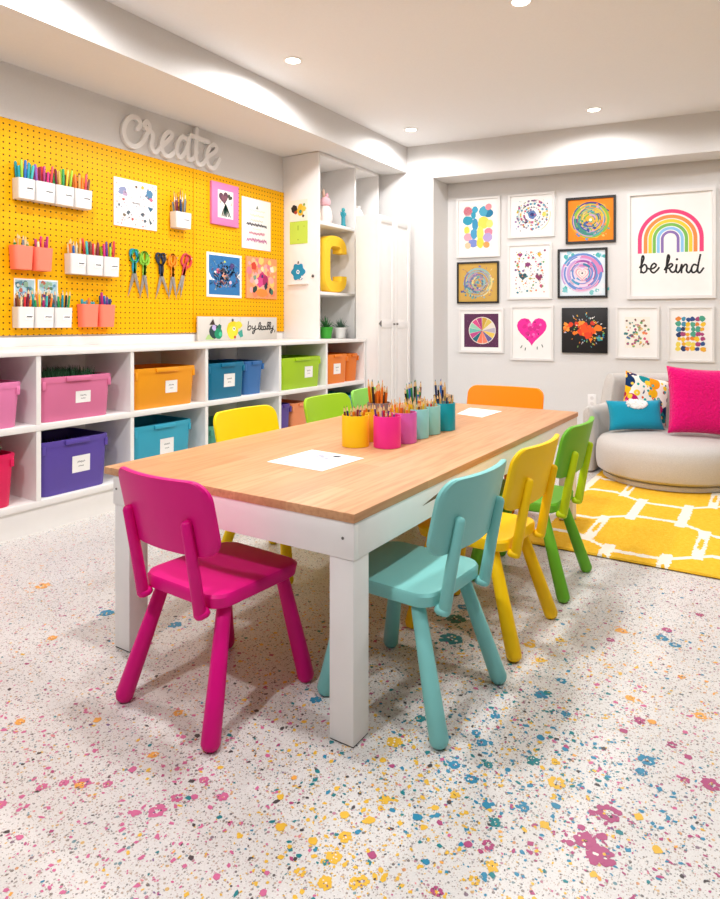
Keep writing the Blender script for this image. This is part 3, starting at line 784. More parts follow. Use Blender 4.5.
for x, z, r, c in ((0.0, 0.0, 0.026, '#F0A27C'), (-0.07, 0.03, 0.02, '#C9567E'), (0.08, 0.075, 0.024, '#4B3C74'), (0.0, 0.105, 0.009, '#C9D65A'), (0.06, -0.05, 0.014, '#E9B7C6'), (-0.1, 0.02, 0.012, '#EDE7E7')): a.disc(x, z, r, c, wob=0.4, rnd=ra)
a.poly([(0.165, 0.03), (0.13, 0.0), (0.165, -0.03)], '#E8E8EA'); a.poly([(-0.165, 0.02), (-0.14, -0.02), (-0.1, -0.04), (-0.165, -0.04)], '#E8E8EA')
a.build('print', t, (0, -0.0061, 0))
t = board('art_canvas', 'orange and pink floral painting on the pegboard beside the blue artwork', 'picture', 3.994, 1.376, 0.372, 0.335, AG, 0.012, '#F0955F')
a = Art(); a.rect(-0.184, 0.184, -0.165, 0.165, '#F29A66', 1)
for i in range(60): a.disc(ra.uniform(-.16, .16), ra.uniform(-.14, .14), 0.012 + 0.022 * ra.random(), ra.choice(('#F7B98A', '#F4845E', '#F6A4A0', '#F7C96E', '#E97B85')), n=9, wob=0.5, rnd=ra)
for x, z, r, c in ((0, 0.0, 0.05, '#C2306E'), (-0.03, -0.03, 0.04, '#D9498A'), (0.04, -0.02, 0.04, '#A9245E'), (-0.1, 0.09, 0.03, '#D2402E'), (0.12, 0.08, 0.025, '#EFE3CF'), (0.0, 0.075, 0.02, '#F8E0A8'), (0.0, 0.015, 0.014, '#3A2B6A'), (-0.09, 0.0, 0.02, '#7A9A86'), (-0.07, -0.03, 0.022, '#F6C6C0')): a.disc(x, z, r, c, wob=0.5, rnd=ra)
for x, z in ((-0.1, -0.1), (-0.08, -0.09), (0.04, -0.07), (0.05, -0.06), (0.1, -0.1), (0.12, -0.11)): a.disc(x, z, 0.026, ra.choice(('#1E3A34', '#2A2B3C', '#3E7A62')), sx=0.6, wob=0.4, rnd=ra)
a.disc(0.0, -0.12, 0.035, '#F58A3A', wob=0.3, rnd=ra, sx=2)
a.build('print', t, (0, -0.0121, 0))
for i, (y, lab) in enumerate(((2.01, 'left small landscape card above the lowest white cups'), (2.147, 'right small landscape card above the lowest white cups'))):
    t = board('picture_card', lab, 'card', y, 1.17, 0.122, 0.17, 'landscape cards on the pegboard', 0.004)
    a = Art(); a.rect(-0.055, 0.055, -0.078, 0.078, '#A9CBD3', 1)
    for k in range(50): a.disc(ra.uniform(-.045, .045), ra.uniform(-.07, .065), 0.006 + 0.009 * ra.random(), ra.choice(('#5E8FA3', '#3E6F7A', '#8FB59A', '#D9DCD0', '#B2654F', '#4E7A5A', '#7FA9C9')), n=7, wob=0.7, rnd=ra)
    for k in range(5): a.stroke([(ra.uniform(-.04, .04), -0.07), (ra.uniform(-.04, .04), 0.0)], 0.004, ra.choice(('#A0443A', '#E8E2D8', '#3A5A4A')))
    a.build('print', t, (0, -0.0041, 0))

# ---- long sign leaning on the worktop
t = thing('painted_sign', 'long grey sign with two painted fruit and the words by leally', 'sign', (WX + 0.035, 3.712, 0.8735), R(90))
t.rotation_euler = (0, R(0), R(90))
bm = BM(); box(bm, -0.44, 0.44, -0.014, 0, 0, 0.182, 0.002); obj('panel', bm, mat('#CFCBC3', 0.7), t)
a = Art()
for x in (-0.3, -0.22, 0.0): a.rect(x, x + 0.003, 0.004, 0.178, '#B2ADA4')
def gl(pts): return [(y - 3.712, z - 0.8735) for y, z in pts]
BY = {'b': [(3.805,1.02),(3.795,0.952)], 'b2': [(3.796,0.967),(3.822,0.986),(3.835,0.97),(3.815,0.952),(3.796,0.958)], 'y': [(3.85,0.984),(3.85,0.962),(3.871,0.964),(3.887,0.986)], 'y2': [(3.887,0.986),(3.877,0.942),(3.859,0.922),(3.853,0.937),(3.889,0.956),(3.919,0.962)],
 'l': [(3.919,0.962),(3.949,1.0),(3.938,1.012),(3.925,0.982),(3.931,0.955),(3.949,0.961)], 'e': [(3.949,0.961),(3.969,0.976),(3.958,0.986),(3.946,0.966),(3.967,0.953),(3.983,0.961)], 'a': [(4.006,0.98),(3.987,0.98),(3.983,0.957),(4.003,0.959),(4.007,0.98),(4.013,0.955),(4.026,0.963)], 'l2': [(4.026,0.963),(4.051,1.004),(4.038,1.014),(4.029,0.981),(4.035,0.955),(4.048,0.963)], 'l3': [(4.048,0.963),(4.075,1.004),(4.062,1.014),(4.052,0.981),(4.06,0.955),(4.073,0.965)], 'y3': [(4.073,0.981),(4.076,0.961),(4.095,0.965),(4.106,0.985)], 'y4': [(4.106,0.985),(4.095,0.942),(4.079,0.925),(4.076,0.94),(4.111,0.958)], 'c': [(4.129,0.95),(4.121,0.933)]}
for v in BY.values(): a.stroke(gl(v), 0.0085, '#2E2C2E', 20)
# dark green fruit and yellow fruit, painted
a.poly([(-0.37, 0.012), (-0.34, 0.05), (-0.27, 0.03), (-0.28, 0.01)], '#A9C77E')
a.disc(-0.275, 0.07, 0.055, '#1B3A3A', 30, wob=0.2, rnd=ra); a.disc(-0.235, 0.055, 0.042, '#14875F', 31, wob=0.1, rnd=ra); a.disc(-0.28, 0.1, 0.022, '#B9A9D8', 32, wob=0.4, rnd=ra); a.poly([(-0.33, 0.12), (-0.29, 0.165), (-0.27, 0.12)], '#3A2A22', 33); a.disc(-0.225, 0.105, 0.02, '#1E6A52', 33, wob=0.5, rnd=ra); a.disc(-0.215, 0.05, 0.018, '#3FB98C', 34)
a.disc(-0.085, 0.085, 0.066, '#F6C61C', 40, wob=0.15, rnd=ra, sx=0.95); a.disc(-0.09, 0.06, 0.05, '#FAD435', 41, wob=0.1, rnd=ra); a.disc(-0.02, 0.12, 0.03, '#F7CE3A', 41, sx=1.4, wob=0.3, rnd=ra); a.disc(-0.07, 0.09, 0.016, '#E9E6D8', 42); a.disc(-0.07, 0.09, 0.008, '#5A6A5A', 43); a.disc(-0.085, 0.155, 0.012, '#5A4A30', 42); a.poly([(-0.03, 0.06), (0.02, 0.085), (0.03, 0.03), (0.0, 0.02)], '#3F9C8C', 44); a.disc(-0.06, 0.025, 0.012, '#B8542F', 44)
a.build('print', t, (0, -0.0142, 0))

# ---- tall shelf tower and cupboard
TF = -3.156
t = thing('shelf_tower', 'tall open white shelf tower holding the yellow letter', 'shelf', (0, 0, 0))
def tp(name, *a): bm = BM(); box(bm, *a, 0.0015); return obj(name, bm, WHITE, t)
tp('side_panel', WX, TF, 4.292, 4.312, 0.873, 2.436)
tp('side_panel', WX, TF, 4.838, 4.862, 0.873, 2.436)
tp('side_panel', WX, TF, 5.24, 5.26, 0.873, 2.436)
tp('top_panel', WX, TF, 4.3125, 4.8375, 2.41, 2.436); tp('top_panel', WX, TF, 4.8625, 5.2395, 2.41, 2.436)
tp('shelf_board', WX, TF, 4.3125, 4.8375, 1.834, 1.862); tp('shelf_board', WX, TF, 4.3125, 4.8375, 1.246, 1.272)
tp('shelf_board', WX, TF, 4.8625, 5.2395, 1.93, 1.956)
tp('back_panel', WX, WX + 0.01, 4.3125, 4.8375, 0.875, 2.409); tp('back_panel', WX, WX + 0.01, 4.8625, 5.2395, 1.957, 2.409)
tp('front_panel', TF - 0.02, TF - 0.002, 4.8625, 5.2395, 0.875, 1.929)
bm = BM(); tube(bm, [(-3.212, 4.292, 1.401), (-3.212, 4.274, 1.401)], 0.013); obj('knob', bm, mat('#6E6A68', 0.3, 'metal'), t)['label'] = 'small dark knob'
# note holder and flower card on the tower's side
def side_art(name, label, cat, x, z, w, h):
    o = thing(name, label, cat, (x, 4.2915, z)); return o
t = side_art('picture_card', 'black and yellow painted card pinned on the tower side, above the lime note', 'card', -3.366, 1.962, 0.19, 0.18)
bm = BM(); box(bm, -0.095, 0.095, -0.004, 0, -0.09, 0.09); obj('panel', bm, mat('#F2ECDD', 0.7), t)
a = Art(); a.disc(-0.045, 0.015, 0.035, '#2A2523', wob=0.3, rnd=ra); a.disc(-0.03, -0.015, 0.016, '#B5452B'); a.disc(0.02, 0.0, 0.05, '#F0B822', sx=0.7, wob=0.4, rnd=ra); a.disc(0.055, 0.01, 0.025, '#F2C443', wob=0.4, rnd=ra); a.disc(0.02, -0.01, 0.016, '#3A8A74'); a.disc(0.06, 0.045, 0.012, '#7AA23A'); a.disc(0.05, -0.05, 0.012, '#2F2A26')
a.build('print', t, (0, -0.0042, 0))
t = side_art('paper_note', 'lime green note pinned on the tower side', 'note', -3.366, 1.775, 0.19, 0.19)
bm = BM(); box(bm, -0.095, 0.095, -0.004, 0, -0.095, 0.095); obj('panel', bm, mat('#C3DC52', 0.7), t)
a = Art(); a.rect(-0.01, 0.0, 0.02, 0.06, '#8FAE2C'); a.disc(-0.005, -0.06, 0.005, '#5E7A1E'); a.disc(0.06, 0.05, 0.005, '#8FAE2C'); a.build('print', t, (0, -0.0042, 0))
t = side_art('paper_flower', 'turquoise paper flower cut-out on the tower side', 'decoration', -3.37, 1.442, 0.16, 0.17)
bm = BM()
pts = []
for i in range(40):
    k = 2 * PI * i / 40; q = 0.068 * (1 + 0.13 * math.cos(6 * k)); pts.append((q * math.cos(k), q * math.sin(k)))
loft(bm, [[(x, 0, z) for x, z in pts], [(x, -0.006, z) for x, z in pts]]); obj('petals', bm, mat('#1E8FB5', 0.7), t)
a = Art(); a.disc(0.0, 0.0, 0.018, '#E9F0F0', wob=0.3, rnd=ra); a.disc(0.0, 0.0, 0.009, '#1E8FB5'); a.disc(0.045, -0.045, 0.012, '#EEF2F0'); a.disc(0.03, -0.06, 0.008, '#EEF2F0'); a.build('centre', t, (0, -0.0062, 0))
bm = BM(); tube(bm, [(0, -0.006, 0.068), (0.004, -0.006, 0.09)], 0.005); obj('stem', bm, mat('#4A4038', 0.6), t)
bm = BM(); box(bm, -3.47, -3.26, 4.255, 4.292, 1.335, 1.345); tag(obj('picture_ledge', bm, WHITE), 'slim white ledge below the turquoise paper flower', 'ledge')

# yellow letter C
bm = BM()
pc = [(0.135, 0.1), (0.133, 0.145), (0.11, 0.18), (0.06, 0.197), (-0.02, 0.197), (-0.075, 0.183), (-0.108, 0.145), (-0.117, 0.09), (-0.117, 0.0), (-0.117, -0.09), (-0.108, -0.145), (-0.075, -0.183), (-0.02, -0.197), (0.06, -0.197), (0.11, -0.18), (0.133, -0.145), (0.135, -0.1)]
sweep(bm, catmull(pc, 4), 0.1, 0.09, 0.045)
tag(obj('letter_ornament', bm, mat('#FBCB2E', 0.6), loc=(-3.23, 4.575, 1.5215), rz=R(90)), 'large yellow letter C standing in the middle of the shelf tower', 'letter')
# figurines
t = thing('rabbit_figurine', 'white and pink long-eared figurine on the tower top shelf', 'figurine', (-3.24, 4.5, 1.8628), R(90))
bm = BM(); lathe(bm, [(0.045, 0), (0.06, 0.02), (0.063, 0.07), (0.05, 0.13), (0.035, 0.155)], 20); obj('body', bm, mat('#F1E6E2', 0.5), t)
bm = BM(); lathe(bm, [(0.02, 0.15), (0.042, 0.165), (0.048, 0.19), (0.04, 0.22), (0.015, 0.24)], 18); obj('head', bm, mat('#EFB9C2', 0.5), t)
bm = BM(); tube(bm, [(-0.02, 0, 0.225), (-0.028, 0, 0.27), (-0.024, 0, 0.3)], [0.012, 0.014, 0.006]); obj('ear', bm, mat('#C9A48E', 0.5), t)
bm = BM(); tube(bm, [(0.02, 0, 0.225), (0.024, 0, 0.255), (0.03, 0, 0.275)], [0.012, 0.014, 0.006]); obj('ear', bm, mat('#EBA9B5', 0.5), t)
t = thing('vase', 'cream vase at the left end of the tower top shelf', 'vase', (-3.24, 4.375, 1.8628))
bm = BM(); lathe(bm, [(0.03, 0), (0.04, 0.03), (0.035, 0.09), (0.02, 0.12), (0.022, 0.135), (0.016, 0.135), (0.012, 0.11)], 18); obj('body', bm, mat('#E6D3C0', 0.4), t)
t = thing('bird_figurine', 'small turquoise figurine on the tower top shelf', 'figurine', (-3.2, 4.72, 1.8628), R(90))
bm = BM(); lathe(bm, [(0.022, 0), (0.026, 0.01), (0.02, 0.03), (0.018, 0.09), (0.024, 0.12), (0.012, 0.14)], 16); obj('body', bm, mat('#2E95A5', 0.4), t)
bm = BM(); lathe(bm, [(0.006, 0.135), (0.017, 0.145), (0.015, 0.165), (0.004, 0.172)], 14); obj('head', bm, mat('#3FA7B0', 0.4), t)
for s in (-1, 1):
    bm = BM(); tube(bm, [(s * 0.014, 0, 0.08), (s * 0.034, 0, 0.11), (s * 0.04, 0, 0.135)], [0.008, 0.007, 0.003]); obj('wing', bm, mat('#2E95A5', 0.4), t)
bm = BM(); lathe(bm, [(0.04, 0), (0.055, 0.02), (0.058, 0.06), (0.04, 0.1), (0.025, 0.12), (0.03, 0.14), (0.024, 0.14), (0.018, 0.12)], 20)
tag(obj('white_jar', bm, WHITE, loc=(-3.25, 5.03, 1.9568)), 'white jar standing in the small opening above the cupboard', 'jar')

# pots
def plant(x, y, pot, pot_h, leaf, label, seed, n, lw, lh):
    t = thing('potted_plant', label, 'plant', (x, y, 0.8735))
    bm = BM(); lathe(bm, [(0.042, 0), (0.046, 0.003), (0.058, pot_h - 0.014), (0.062, pot_h - 0.013), (0.062, pot_h), (0.056, pot_h), (0.053, pot_h - 0.02)], 24)
    obj('pot', bm, mat(pot, 0.35), t)
    r = random.Random(seed)
    bm = BM()
    for i in range(n):
        a = i * 2.4; e = 0.15 + 0.95 * (i / n); l = lh * (0.8 + 0.4 * r.random())
        d = Vector((math.cos(a) * math.sin(e), math.sin(a) * math.sin(e), math.cos(e)))
        sd = Vector((-math.sin(a), math.cos(a), 0)); up = d.cross(sd)
        b = Vector((0, 0, pot_h - 0.02)) + d * 0.005
        loops = []
        for q, ww in ((0, 0.6), (0.3, 1), (0.7, 0.6), (1, 0.05)):
            c = b + d * l * q + Vector((0, 0, -0.25 * l * q * q * math.sin(e)))
            loops.append([c + sd * lw * ww, c + up * lw * 0.35 * ww, c - sd * lw * ww, c - up * lw * 0.35 * ww])
        loft(bm, loops)
    o = obj('foliage', bm, mat(leaf, 0.5), t)
plant(-3.26, 4.54, '#3FA535', 0.1, '#3F7A45', 'green pot with a spiky plant on the worktop in the tower', 1, 34, 0.008, 0.11)
plant(-3.24, 4.735, '#F0EDE9', 0.095, '#5C7A68', 'white pot with a spiky plant on the worktop in the tower', 2, 40, 0.007, 0.095)

# cupboard
t = thing('tall_cupboard', 'tall white two-door cupboard in the corner', 'cupboard', (0, 0, 0))
CF = -2.83
bm = BM(); box(bm, -3.06, CF - 0.02, 4.705, 5.24, 0.0, 1.947, 0.002); obj('body', bm, WHITE, t)
for i, (a, b) in enumerate(((4.707, 4.997), (5.001, 5.29))):
    bm = BM()
    x0, x1 = CF - 0.0195, CF
    box(bm, x0, x1 - 0.006, a, b, 0.06, 1.945, 0.001)
    for r_ in ((a, a + 0.05, 0.06, 1.945), (b - 0.05, b, 0.06, 1.945), (a + 0.05, b - 0.05, 1.885, 1.945), (a + 0.05, b - 0.05, 0.965, 1.035), (a + 0.05, b - 0.05, 0.06, 0.12)):
        box(bm, x1 - 0.0061, x1, r_[0] + 0.0003, r_[1] - 0.0003, r_[2], r_[3], 0.0008)
    d = obj('door', bm, WHITE, t)
    yk = b - 0.025 if i == 0 else a + 0.025
    bm = BM(); tube(bm, [(CF - 0.001, yk, 1.0), (CF + 0.02, yk, 1.0)], 0.009); obj('knob', bm, mat('#8B8884', 0.3, 'metal'), d)
bm = BM(); loft(bm, [[(CF, 4.715, 1.004), (CF, 4.755, 1.03), (CF, 4.755, 0.978)], [(CF + 0.006, 4.715, 1.004), (CF + 0.006, 4.755, 1.03), (CF + 0.006, 4.755, 0.978)]])
obj('latch', bm, mat('#6E6A68', 0.4), t)['label'] = 'small grey triangular latch'

# ------------------------------------------------------------------ framed pictures on the back wall
PG = 'framed pictures on the back wall'
def picture(name, s, z, w, h, fw, fcol, label, matw=0.0, fd=0.022, canvas=None):
    p = ALC + DX * s
    t = thing(name, label, 'picture', (p.x, p.y, z), AL, PG)
    bm = BM()
    L = lambda a, b, y: [(-a, y, -b), (a, y, -b), (a, y, b), (-a, y, b)]
    a, b = w / 2, h / 2
    loops = [L(a, b, -0.0005), L(a, b, -fd), L(a - fw, b - fw, -fd), L(a - fw, b - fw, -0.0005)]
    loft(bm, loops + [loops[0]], False, False)
    obj('frame', bm, mat(fcol, 0.4), t)
    bm = BM(); box(bm, -a + fw * 0.98, a - fw * 0.98, -0.01, -0.001, -b + fw * 0.98, b - fw * 0.98)
    obj('mat_board', bm, mat(canvas or '#F6F4F1', 0.8), t)
    return t
def art_to(t, a, name='print'): return a.build(name, t, (0, -0.0102, 0))
ru = random.Random(77)
# 1 petals and balloons
t = picture('framed_picture', 0.564, 1.926, 0.42, 0.575, 0.02, '#E9E6E3', 'white framed print of blue, pink and yellow petal shapes')
a = Art(); a.rect(-0.14, 0.14, -0.2, 0.21, '#F9F4E8', 1)
for x, z, r, sx, c in ((-0.1, 0.16, 0.045, 1, '#F2879C'), (-0.03, 0.17, 0.035, 0.8, '#3FA6C9'), (-0.1, 0.07, 0.045, 1.1, '#2F9DB9'), (-0.045, 0.12, 0.035, 0.7, '#2F9DB9'), (0.1, 0.13, 0.04, 1.1, '#1F7FA8'), (0.05, 0.15, 0.05, 0.8, '#4AA9C8'), (0.1, 0.19, 0.03, 1, '#F2939C'), (-0.03, 0.03, 0.06, 0.5, '#3A95BE'), (0.05, 0.04, 0.06, 0.9, '#F8DC5A'), (0.11, 0.03, 0.04, 0.8, '#F7E27A'), (-0.11, -0.02, 0.035, 0.8, '#F8DC5A'), (-0.1, -0.09, 0.04, 1, '#F4A5B5'), (-0.04, -0.06, 0.05, 0.7, '#4A9CC6'), (0.02, -0.06, 0.07, 0.5, '#FBE36A'), (0.1, -0.05, 0.04, 1, '#F2879C'), (0.09, -0.1, 0.045, 1, '#B9A4D6'), (-0.05, -0.15, 0.04, 1.2, '#7E8FD0'), (-0.1, -0.17, 0.03, 1, '#F6C8A0'), (0.02, -0.15, 0.05, 0.7, '#F9D94E'), (0.08, -0.17, 0.03, 1.1, '#F2A05A')): a.disc(x, z, r, c, sx=sx, wob=0.15, rnd=ru)
art_to(t, a)
# 2 dot mandala
t = picture('framed_picture', 1.060, 2.008, 0.422, 0.41, 0.02, '#E9E6E3', 'white framed dotted mandala with a blue centre')
a = Art(); a.disc(0.01, 0.005, 0.04, '#5E7FB5', wob=0.3, rnd=ru); a.disc(0.01, 0.005, 0.018, '#2F3C7A', wob=0.3, rnd=ru)
for rr_, n in ((0.07, 26), (0.1, 34), (0.13, 40)):
    for i in range(n):
        k = 2 * PI * i / n + ru.uniform(-.1, .1); a.disc(0.01 + rr_ * math.cos(k) * 1.05, 0.005 + rr_ * math.sin(k), 0.005 + 0.006 * ru.random(), ru.choice(('#7B4A86', '#D9B13A', '#4F9CB5', '#C2557A', '#A7A0AA', '#6A4560', '#8FB06A')), n=8)
for i in range(6): k = ru.uniform(0, 6.28); a.arc(0.01, 0.005, 0.06 + 0.02 * i, 0.004, k, k + 1.2, ru.choice(('#D9B13A', '#8C6BA0', '#4F9CB5', '#E0A0B0')))
for i in range(70): a.disc(ru.uniform(-.15, .15), ru.uniform(-.14, .14), 0.003 + 0.008 * ru.random() ** 2, ru.choice(('#5B2F50', '#D9B13A', '#4F9CB5', '#C2557A', '#8C6BA0')), n=7)
a.disc(0.12, 0.0, 0.02, '#F0DE6A', wob=0.6, rnd=ru); a.disc(0.01, -0.13, 0.012, '#7B2F4A'); a.disc(0.01, 0.135, 0.008, '#4A3A5A')
art_to(t, a)
def spiral(a, R0, bgcols, n, seed, heart=False):
    r = random.Random(seed)
    for i in range(n):
        q = R0 * r.random() ** 0.7; k = r.uniform(0, 6.28); a.arc(0, 0, q, R0 * (0.03 + 0.09 * r.random()), k, k + r.uniform(0.5, 2.2), r.choice(bgcols), n=10)
    for i in range(n // 2):
        q = R0 * (0.3 + 0.95 * r.random()); k = r.uniform(0, 6.28); x, z = q * math.cos(k), q * math.sin(k)
        if max(abs(x), abs(z)) < 0.16: a.disc(x, z, R0 * r.uniform(0.03, 0.1), r.choice(bgcols), wob=0.9, rnd=r, n=9)
# 3 orange spiral
t = picture('framed_picture', 1.580, 1.932, 0.423, 0.415, 0.02, '#25211F', 'black framed orange painting of a green and blue spiral', canvas='#F48A22')
a = Art(); a.disc(0, 0, 0.165, '#F2B23C', wob=0.25, rnd=ru)
spiral(a, 0.15, ('#8CB83A', '#3F8F7A', '#3A5F9A', '#4A3F86', '#D9C24A', '#F0853A', '#C9A0C0', '#5AA9A0', '#E9C86A'), 110, 4)
for i in range(30): a.disc(ru.gauss(-0.05, 0.035), ru.gauss(-0.08, 0.03), 0.012, ru.choice(('#3A4F96', '#4A3A80', '#6A8FC0')), wob=0.7, rnd=ru, n=8)
for i in range(40): a.disc(ru.uniform(-.17, .17), ru.uniform(-.17, .17), 0.004, ru.choice(('#F7C7A0', '#E85A4A', '#F7D24A', '#C2557A')), n=6)
a.disc(0, 0, 0.013, '#FBEFE6')
art_to(t, a)
# 4 gold painting
t = picture('framed_picture', 0.561, 1.398, 0.405, 0.398, 0.016, '#1F1C1B', 'black framed gold painting with teal and purple swirls', canvas='#CFA552')
a = Art()
spiral(a, 0.13, ('#6FA9A0', '#4A86A0', '#7A6FA8', '#A9C08A', '#E8CF8A', '#B98FA8', '#8FB5B8', '#C99A4A'), 110, 9)
for i in range(40): a.disc(ru.gauss(-0.03, 0.05), ru.gauss(-0.06, 0.04), 0.01, ru.choice(('#5A6FA8', '#6A4F80', '#4F8FA0')), wob=0.7, rnd=ru, n=8)
for i in range(50):
    x, z = ru.uniform(-.15, .15), ru.uniform(-.15, .15); a.stroke([(x, z), (x + ru.uniform(-.02, .02), z + ru.uniform(-.02, .02))], 0.004, ru.choice(('#A04F6A', '#C9803A', '#7A4A86', '#E8D9A8')))
art_to(t, a)
# 5 two hearts and splatter
t = picture('framed_picture', 1.045, 1.489, 0.405, 0.52, 0.02, '#E9E6E3', 'white framed splatter print with two small dark hearts')
a = Art(); a.heart(-0.06, -0.045, 0.036, '#2C5560', 40); a.heart(0.085, -0.055, 0.032, '#8A3A62', 40)
a.heart(-0.085, 0.155, 0.022, '#A0447A', 40); a.disc(-0.015, 0.065, 0.022, '#8A3A70', 40, wob=0.7, rnd=ru); a.disc(0.11, -0.14, 0.016, '#C2557A', 40, wob=0.6, rnd=ru); a.disc(0.09, 0.155, 0.018, '#D9B13A', 40, wob=0.8, rnd=ru)
for i in range(170): a.disc(ru.uniform(-.13, .14), ru.uniform(-.2, .19), 0.003 + 0.009 * ru.random() ** 2, ru.choice(('#C2557A', '#D9B13A', '#2C8090', '#8A3A62', '#E0805A', '#6FA86A', '#7A5A90')), n=7)
art_to(t, a)
# 6 pink spiral with heart
t = picture('framed_picture', 1.510, 1.457, 0.425, 0.445, 0.02, '#1F1C1B', 'black framed pink, purple and blue swirl around a pale heart', canvas='#E3EEF5')
a = Art()
for (x, z) in ((-.15, -.16), (.14, -.15), (.15, .16), (-.13, .17)):
    for i in range(7): a.disc(x + ru.gauss(0, .025), z + ru.gauss(0, .02), 0.02 * ru.random() + 0.006, ru.choice(('#7FC9CC', '#A9D8E8', '#4FB5B5', '#F3EFF5')), wob=0.8, rnd=ru, n=9)
a.disc(0, 0, 0.17, '#E9D6EA', wob=0.05, rnd=ru)
r = random.Random(8)
for i in range(90):
    q = 0.05 + 0.115 * r.random(); k = r.uniform(0, 6.28); a.arc(0, 0, q, 0.006 + 0.014 * r.random(), k, k + r.uniform(0.5, 2.0), r.choice(('#B45AA8', '#9A4FA0', '#D985B8', '#E9A9C8', '#F3E6F0', '#6A8FD0', '#4FA0C8', '#C9A0D8')), n=10)
a.heart(0, -0.005, 0.072, '#F3D3DC', 85); a.heart(0, -0.004, 0.058, '#E27F9E', 86); a.heart(0, -0.004, 0.05, '#F6E3DE', 87); a.heart(0, -0.004, 0.034, '#E9A3B0', 88); a.heart(0, -0.004, 0.028, '#F6E3DE', 89); a.disc(0, 0, 0.008, '#3A2A40', 90)
a.arc(0, 0, 0.07, 0.02, 0.7, 1.5, '#2F7FA8', 86)
art_to(t, a)
# 7 colour wheel
t = picture('framed_picture', 0.593, 0.938, 0.432, 0.424, 0.02, '#E9E6E3', 'white framed colour wheel on a plum background')
a = Art(); a.rect(-0.165, 0.165, -0.16, 0.16, '#5A2A4E', 1); a.disc(0.01, 0, 0.13, '#EDE3D6', 2, 32)
wc = ('#C9A03A', '#D9C05A', '#E6DDD0', '#B9B0C0', '#E8C65A', '#6A5F9A', '#F0856A', '#F27A5A', '#1F6A78', '#C24A8A', '#6FC0B0', '#9AD0B5', '#D94F8A', '#B03A7A')
for i, c in enumerate(wc):
    a0 = PI / 2 - 2 * PI * i / 14; a1 = a0 - 2 * PI / 14 * 0.93
    a.poly([(0.01, 0)] + [(0.01 + 0.123 * math.cos(a0 + (a1 - a0) * k / 5), 0.123 * math.sin(a0 + (a1 - a0) * k / 5)) for k in range(6)], c, 5)
for i in range(50): a.disc(ru.uniform(-.16, .16), ru.uniform(-.155, .155), 0.002, ru.choice(('#C9A0C0', '#A04F8A', '#E8D0D8')), 4, n=6)
art_to(t, a)
# 8 pink heart
t = picture('framed_picture', 1.066, 0.917, 0.39, 0.51, 0.02, '#E9E6E3', 'white framed big hot pink heart')
a = Art(); a.heart(0.0, 0.03, 0.135, '#F0269A', 5)
for i in range(26):
    k = ru.uniform(0, 6.28); q = 0.085 * ru.random(); a.disc(q * math.cos(k), 0.045 + q * math.sin(k), 0.008 + 0.014 * ru.random(), ru.choice(('#F54FAE', '#E31C8C', '#F872C0', '#D9288A')), 6 + i, wob=0.6, rnd=ru, n=9)
for x, z in ((-0.04, -0.06), (0.03, 0.1), (-0.03, -0.02), (0.06, -0.01)): a.disc(x, z, 0.007, '#7A1F4A', 60, n=8)
for x, z, k in ((-0.1, -0.14, 0.8), (0.1, -0.13, -0.6), (-0.06, -0.16, 0.3), (0.05, -0.15, 0.0)): a.stroke([(x, z), (x + 0.015 * k, z + 0.022)], 0.007, '#4A5A52', 60)
art_to(t, a)
# 9 black canvas
p = ALC + DX * 1.529
t = thing('painted_canvas', 'unframed black canvas with an orange paint burst', 'picture', (p.x, p.y, 0.943), AL, PG)
bm = BM(); box(bm, -0.194, 0.194, -0.03, -0.0005, -0.203, 0.203, 0.003); obj('canvas', bm, mat('#171517', 0.5), t)
a = Art()
for i in range(46): a.disc(ru.gauss(0.0, 0.045), ru.gauss(0.0, 0.036), 0.014 + 0.018 * ru.random(), ru.choice(('#F2561E', '#F47A1E', '#E8431E', '#F79A3A', '#D9381E')), wob=0.6, rnd=ru, n=10)
for i in range(12): a.disc(-0.15 + ru.gauss(0, 0.015), 0.03 + ru.gauss(0, .02), 0.016, ru.choice(('#F2561E', '#E8431E', '#F79A3A')), wob=0.6, rnd=ru, n=9)
for i in range(14): a.disc(0.13 + ru.gauss(0, 0.02), -0.06 + ru.gauss(0, .02), 0.01, ru.choice(('#2F9A9A', '#3FB0A0', '#E8B03A', '#2F6FA8')), wob=0.8, rnd=ru, n=8)
for i in range(60):
    k = ru.uniform(0, 6.28); q = 0.07 + 0.1 * ru.random(); x, z = q * math.cos(k), q * 0.9 * math.sin(k)
    a.stroke([(x, z), (x * 1.08, z * 1.08)], 0.004 + 0.006 * ru.random(), ru.choice(('#E9E4E0', '#F2B63A', '#5AB5C0', '#F2851E', '#8FC05A', '#C9C0D8')))
art_to(t, a); t.children[-1].location = (0, -0.0302, 0)
